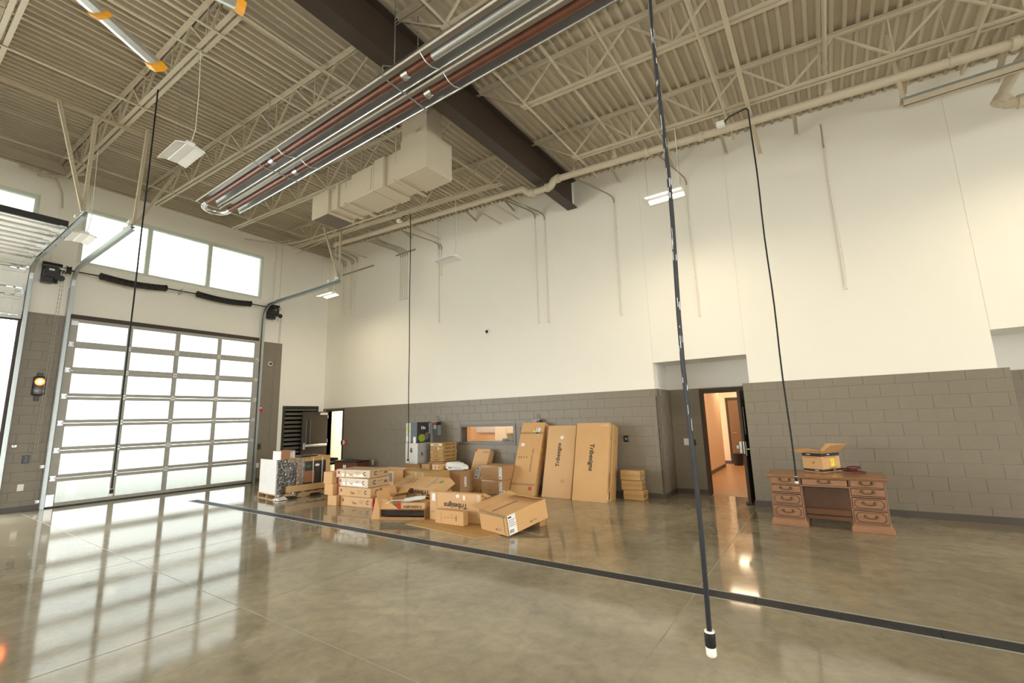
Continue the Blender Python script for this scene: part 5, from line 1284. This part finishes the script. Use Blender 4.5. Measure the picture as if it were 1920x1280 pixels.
part('cardboard_pad', MB().bbox(-.62 + 1.24 * .45, -.62 + 1.24 * .70, -.468, -.442, .19, .45, .004), M('red_brown_pad', (.36, .16, .08), .6), cr)
part('cardboard_rail', MB().bbox(-.40, .62, -.48, -.44, .675, .745, .004), m_cb[2], cr)
part('lid', MB().bbox(-.30, .10, -.47, .40, .745, .765, .004).bbox(.12, .62, -.48, .42, .745, .775, .004), m_cb[2], cr)
part('black_cover', MB().bbox(-.06, .36, -.40, .2, .772, .80, .012), m_black, cr)
part('long_carton', MB().bbox(-.42, .58, -.53, -.482, .02, .16, .006), m_cb[1], cr)
for f in (.46, .66, .84): part('strap', MB().box(-.62 + 1.24 * f - .008, -.62 + 1.24 * f + .008, -.486, -.478, .16, .75), m_white, cr)
part('product_picture', MB().quad((.06, -.4415, .52), (.17, -.4415, .53), (.16, -.4415, .585), (.05, -.4415, .575)), M('deep_green_print', (.03, .12, .05), .3), cr); part('product_picture', MB().add([(.32 + .055 * math.cos(t), -.4415, .57 + .03 * math.sin(t)) for t in [k * math.pi / 6 for k in range(12)]], [tuple(range(12))]), m_label, cr); part('product_picture', MB().add([(-.36 + .10 * math.cos(t) * (1 + .3 * math.sin(3 * t)), -.4415, .50 + .07 * math.sin(t)) for t in [k * math.pi / 6 for k in range(12)]], [tuple(range(12))]), M('brown_grey_print', (.14, .09, .06), .4, var=.4, scale=20), cr)
def film():
    m_ = glass('stretch_film', (.93, .94, .94), .06); nt = m_.node_tree
    nz = nt.nodes.new('ShaderNodeTexNoise'); nz.inputs['Scale'].default_value = 14; nz.inputs['Distortion'].default_value = 1.5; tc = nt.nodes.new('ShaderNodeTexCoord'); nt.links.new(tc.outputs['Object'], nz.inputs['Vector'])
    bp = nt.nodes.new('ShaderNodeBump'); bp.inputs['Strength'].default_value = .9; bp.inputs['Distance'].default_value = .03; nt.links.new(nz.outputs[0], bp.inputs['Height'])
    for n_ in nt.nodes:
        if n_.type == 'BSDF_GLOSSY': nt.links.new(bp.outputs[0], n_.inputs['Normal'])
        if n_.type == 'FRESNEL': n_.inputs[0].default_value = 2.6
    return m_
m_film = film()
fv = []; nx, nz_ = 26, 10; random.seed(11)
for j in range(nz_ + 1):
    for i in range(nx // 2 + 1): fv.append((-.645 + 1.28 * i / nx, -.495 - random.uniform(0, .012) - (.02 * math.sin(i * .9) if j < 3 else 0), -.06 + .82 * j / nz_))
part('stretch_film', MB().add(fv, [(j * (nx // 2 + 1) + i, j * (nx // 2 + 1) + i + 1, (j + 1) * (nx // 2 + 1) + i + 1, (j + 1) * (nx // 2 + 1) + i) for j in range(nz_) for i in range(nx // 2)]), m_film, cr, smooth=True)
part('film_tail', MB().add([(-.62, -.50, -.06), (-.45, -.52, -.05), (-.40, -.60, -.112), (-.60, -.62, -.115), (-.66, -.40, -.10)], [(0, 1, 2, 3), (0, 3, 4)]), m_white, cr)
sb = Carton(PC + V((.42, -.60, .873)), PC + V((.40, -.26, .873)), .34, .20, 'small red-brown carton with white label on the wrapped crate', mat=M('red_kraft', (.42, .20, .11), .65))
sb.barcode('front', .1, 0, .11, .15).patch('left', 0, 0, .3, .19, m_label, 'white_side')
bc_ = empty('low_chair', (1.35, -.62, .0), label='black upholstered chair seen between the wrapped crate and the corner door', cat='chair')
part('seat', MB().bbox(-.2, .2, -.2, .2, .40, .48, .02), m_black, bc_); part('backrest', MB().bbox(-.2, .2, .17, .22, .48, .60, .02), m_black, bc_)
for x in (-.17, .17):
    for y in (-.17, .17): part('leg', MB().tube([(x, y, 0), (x, y, .40)], .012, 8), m_galv, bc_)
# ================================================================== WOODEN DESK
m_oak = M('worn_reddish_oak', (.30, .15, .078), .45, var=.22, scale=3.5, stretch=(1.2, 8, 8), bump=.05, bscale=30)
m_oakv = M('worn_reddish_oak_upright', (.26, .145, .085), .5, var=.25, scale=3, stretch=(8, 8, 1.0))
m_oakt = M('polished_desk_top', (.27, .13, .058), .25, var=.18, scale=3, stretch=(1, 9, 9))
m_oakd = M('dark_stained_line', (.085, .035, .018), .5)
m_brass = M('antique_brass', (.22, .15, .07), .38, .85, var=.2, scale=20)
X0, X1, Y0, Y1, HT = 13.62, 14.985, -1.39, -.62, .715
W = X1 - X0; D = Y1 - Y0
dsk = empty('wooden_desk', ((X0 + X1) / 2, (Y0 + Y1) / 2, 0), label='reddish oak pedestal desk with brass bail handles against the block wall', cat='desk')
def loc_(mb): return mb
cx, cy = (X0 + X1) / 2, (Y0 + Y1) / 2
hw, hd = W / 2, D / 2
tp = MB(); tp.bbox(-hw - .035, hw + .035, -hd - .035, hd + .02, HT - .018, HT, .005); tp.bbox(-hw - .02, hw + .02, -hd - .02, hd + .01, HT - .036, HT - .018, .004)
part('desk_top', tp, m_oakt, dsk)
PW = .405
def pull(parent, x, y, z):
    h = part('handle', MB().tube([(x - .062, y - .012, z + .008), (x - .058, y - .03, z - .006), (x - .03, y - .034, z - .016), (x + .03, y - .034, z - .016), (x + .058, y - .03, z - .006), (x + .062, y - .012, z + .008)], .006, 8), m_brass, parent, smooth=True)
    for s in (-1, 1):
        part('rosette', MB().tube([(x + s * .062, y, z + .008), (x + s * .062, y - .006, z + .008), (x + s * .062, y - .016, z + .008)], [.021, .018, .009], 12), m_brass, parent, smooth=True)
def drawer(x0, x1, z0, z1, octo, flip=1):
    y = -hd + .02
    d = part('drawer', MB().bbox(x0, x1, y - .02, y + .35, z0, z1, .004), m_oak, dsk)
    if octo:
        a, b, c, e, k = x0 + .022, x1 - .022, z0 + .016, z1 - .016, .032
        o = [(a + k, c), (b - k, c), (b, c + k), (b, e - k), (b - k, e), (a + k, e), (a, e - k), (a, c + k)]
        mb = MB(); yy = y - .0215
        for i in range(8):
            p, q_ = o[i], o[(i + 1) % 8]; mb.bar((p[0], yy, p[1]), (q_[0], yy, q_[1]), .009, .006, up=(0, 1, 0))
        part('moulding', mb, m_oakd, d)
    else:
        pass
    pull(d, (x0 + x1) / 2, y - .022, (z0 + z1) / 2 + .006)
for sx in (-1, 1):
    a, b = (-hw, -hw + PW) if sx < 0 else (hw - PW, hw)
    cs = MB(); cs.bbox(a, a + .02, -hd + .02, hd, .10, HT - .036, .002); cs.bbox(b - .02, b, -hd + .02, hd, .10, HT - .036, .002); cs.box(a + .02, b - .02, hd - .02, hd, .1, HT - .036)
    for z in (.104, .283, .455, .572): cs.box(a + .02, b - .02, -hd + .02, hd - .02, z, z + .014)
    part('pedestal', cs, m_oakv, dsk)
    pl = MB(); pl.bbox(a - .03, b + .03, -hd - .015, hd, 0, .055, .004); pl.add([(a - .025, -hd - .01, .055), (b + .025, -hd - .01, .055), (b, -hd + .02, .10), (a, -hd + .02, .10), (a - .025, hd, .055), (b + .025, hd, .055), (b, hd, .10), (a, hd, .10)], [(0, 1, 2, 3), (4, 0, 3, 7), (1, 5, 6, 2), (3, 2, 6, 7), (5, 4, 7, 6)])
    part('plinth', pl, m_oak, dsk)
    for z0, z1, oc_ in ((.125, .276, True), (.304, .446, True), (.478, .566, False), (.592, .676, False)): drawer(a + .022, b - .022, z0, z1, oc_)
drawer(-hw + PW + .012, hw - PW - .012, .590, .672, False)
part('drawer_rail', MB().box(-hw + PW, hw - PW, -hd + .015, hd - .05, .568, .586), m_oakv, dsk)
part('back_panel', MB().bbox(-hw + PW, hw - PW, hd - .30, hd - .28, .10, .568, .002), m_oakv, dsk)
part('kick_board', MB().bbox(-hw + PW, hw - PW, hd - .34, hd - .30, .115, .20, .004).bbox(-hw + PW, hw - PW, hd - .36, hd - .32, .05, .105, .004), m_oak, dsk)
# open carton on the desk
c_, l_, r_ = C3(1544, 886, HT + .001), C3(1513, 883.6, HT + .001), C3(1580, 882, HT + .001)
bx = Carton(l_, c_, .40, .285, 'open brown carton with black bands and yellow sticker on the desk', mat=0, body=False)
bx.root.matrix_world = Matrix.Translation((0, 0, 0)) @ bx.root.matrix_world
d_ = (r_ - c_).normalized(); xx = (c_ - l_).normalized(); 
ang = math.atan2(xx.y, xx.x); bx.D = .42; bx.L = .30
ang = math.atan2(d_.y, d_.x) - T9
mt = Matrix.Rotation(ang, 4, 'Z'); off = mt @ V((bx.L / 2, 0, 0)); mt.translation = c_ - off; bx.root.matrix_world = mt
bx.open_body()
for f in ('front', 'right'):
    L_ = bx.L if f == 'front' else bx.D
    bx.patch(f, 0, .115, L_, .05, m_ink, 'black_band').patch(f, 0, -.115, L_, .035, m_ink, 'black_band').text(f, -.05, .116, .022, 'PAPER', 0, mat=m_label).text(f, .06, -.115, .02, 'REAMS', 0, mat=m_label).text(f, .02, .0, .05, 'a/', 0, mat=m_inkb).patch(f, -.02, .075, L_ * .7, .008, m_inkb, 'print_line')
bx.patch('right', .03, -.005, .085, .115, m_yel, 'yellow_sticker', lift=.001).text('right', .03, .02, .03, '=', 0, mat=m_inkb)
bx.flap('front', 4, .15).flap('left', 8, .2).flap('back', 30, .22).flap('right', 38, .20)
# red cable bundle
rc = empty('extension_cord', (14.64, -.80, HT + .012), label='dark red coiled extension cord lying on the desk beside the open carton', cat='cord')
m_rc = M('dark_red_cord', (.10, .014, .012), .45, var=.25)
pts = []
for k in range(70):
    t = k * .45; rr_ = 1 - .004 * k
    pts.append((.085 * math.cos(t) * rr_ + .04 * math.sin(k * .13), .05 * math.sin(t) * rr_, .012 + .0012 * k * (0.5 + .5 * math.sin(t * .5 + 1)) ))
rc.scale = (1.25, 1.25, .95)
part('coil', MB().tube(pts, .010, 6), m_rc, rc, smooth=True); part('plug', MB().bbox(.10, .15, -.05, -.02, -.008, .02, .006), m_rc, rc); part('tie', MB().tube([(-.02, -.06, .03), (-.02, -.02, .07), (-.02, .03, .06)], .008, 6), m_black, rc)
bpy.context.view_layer.update()
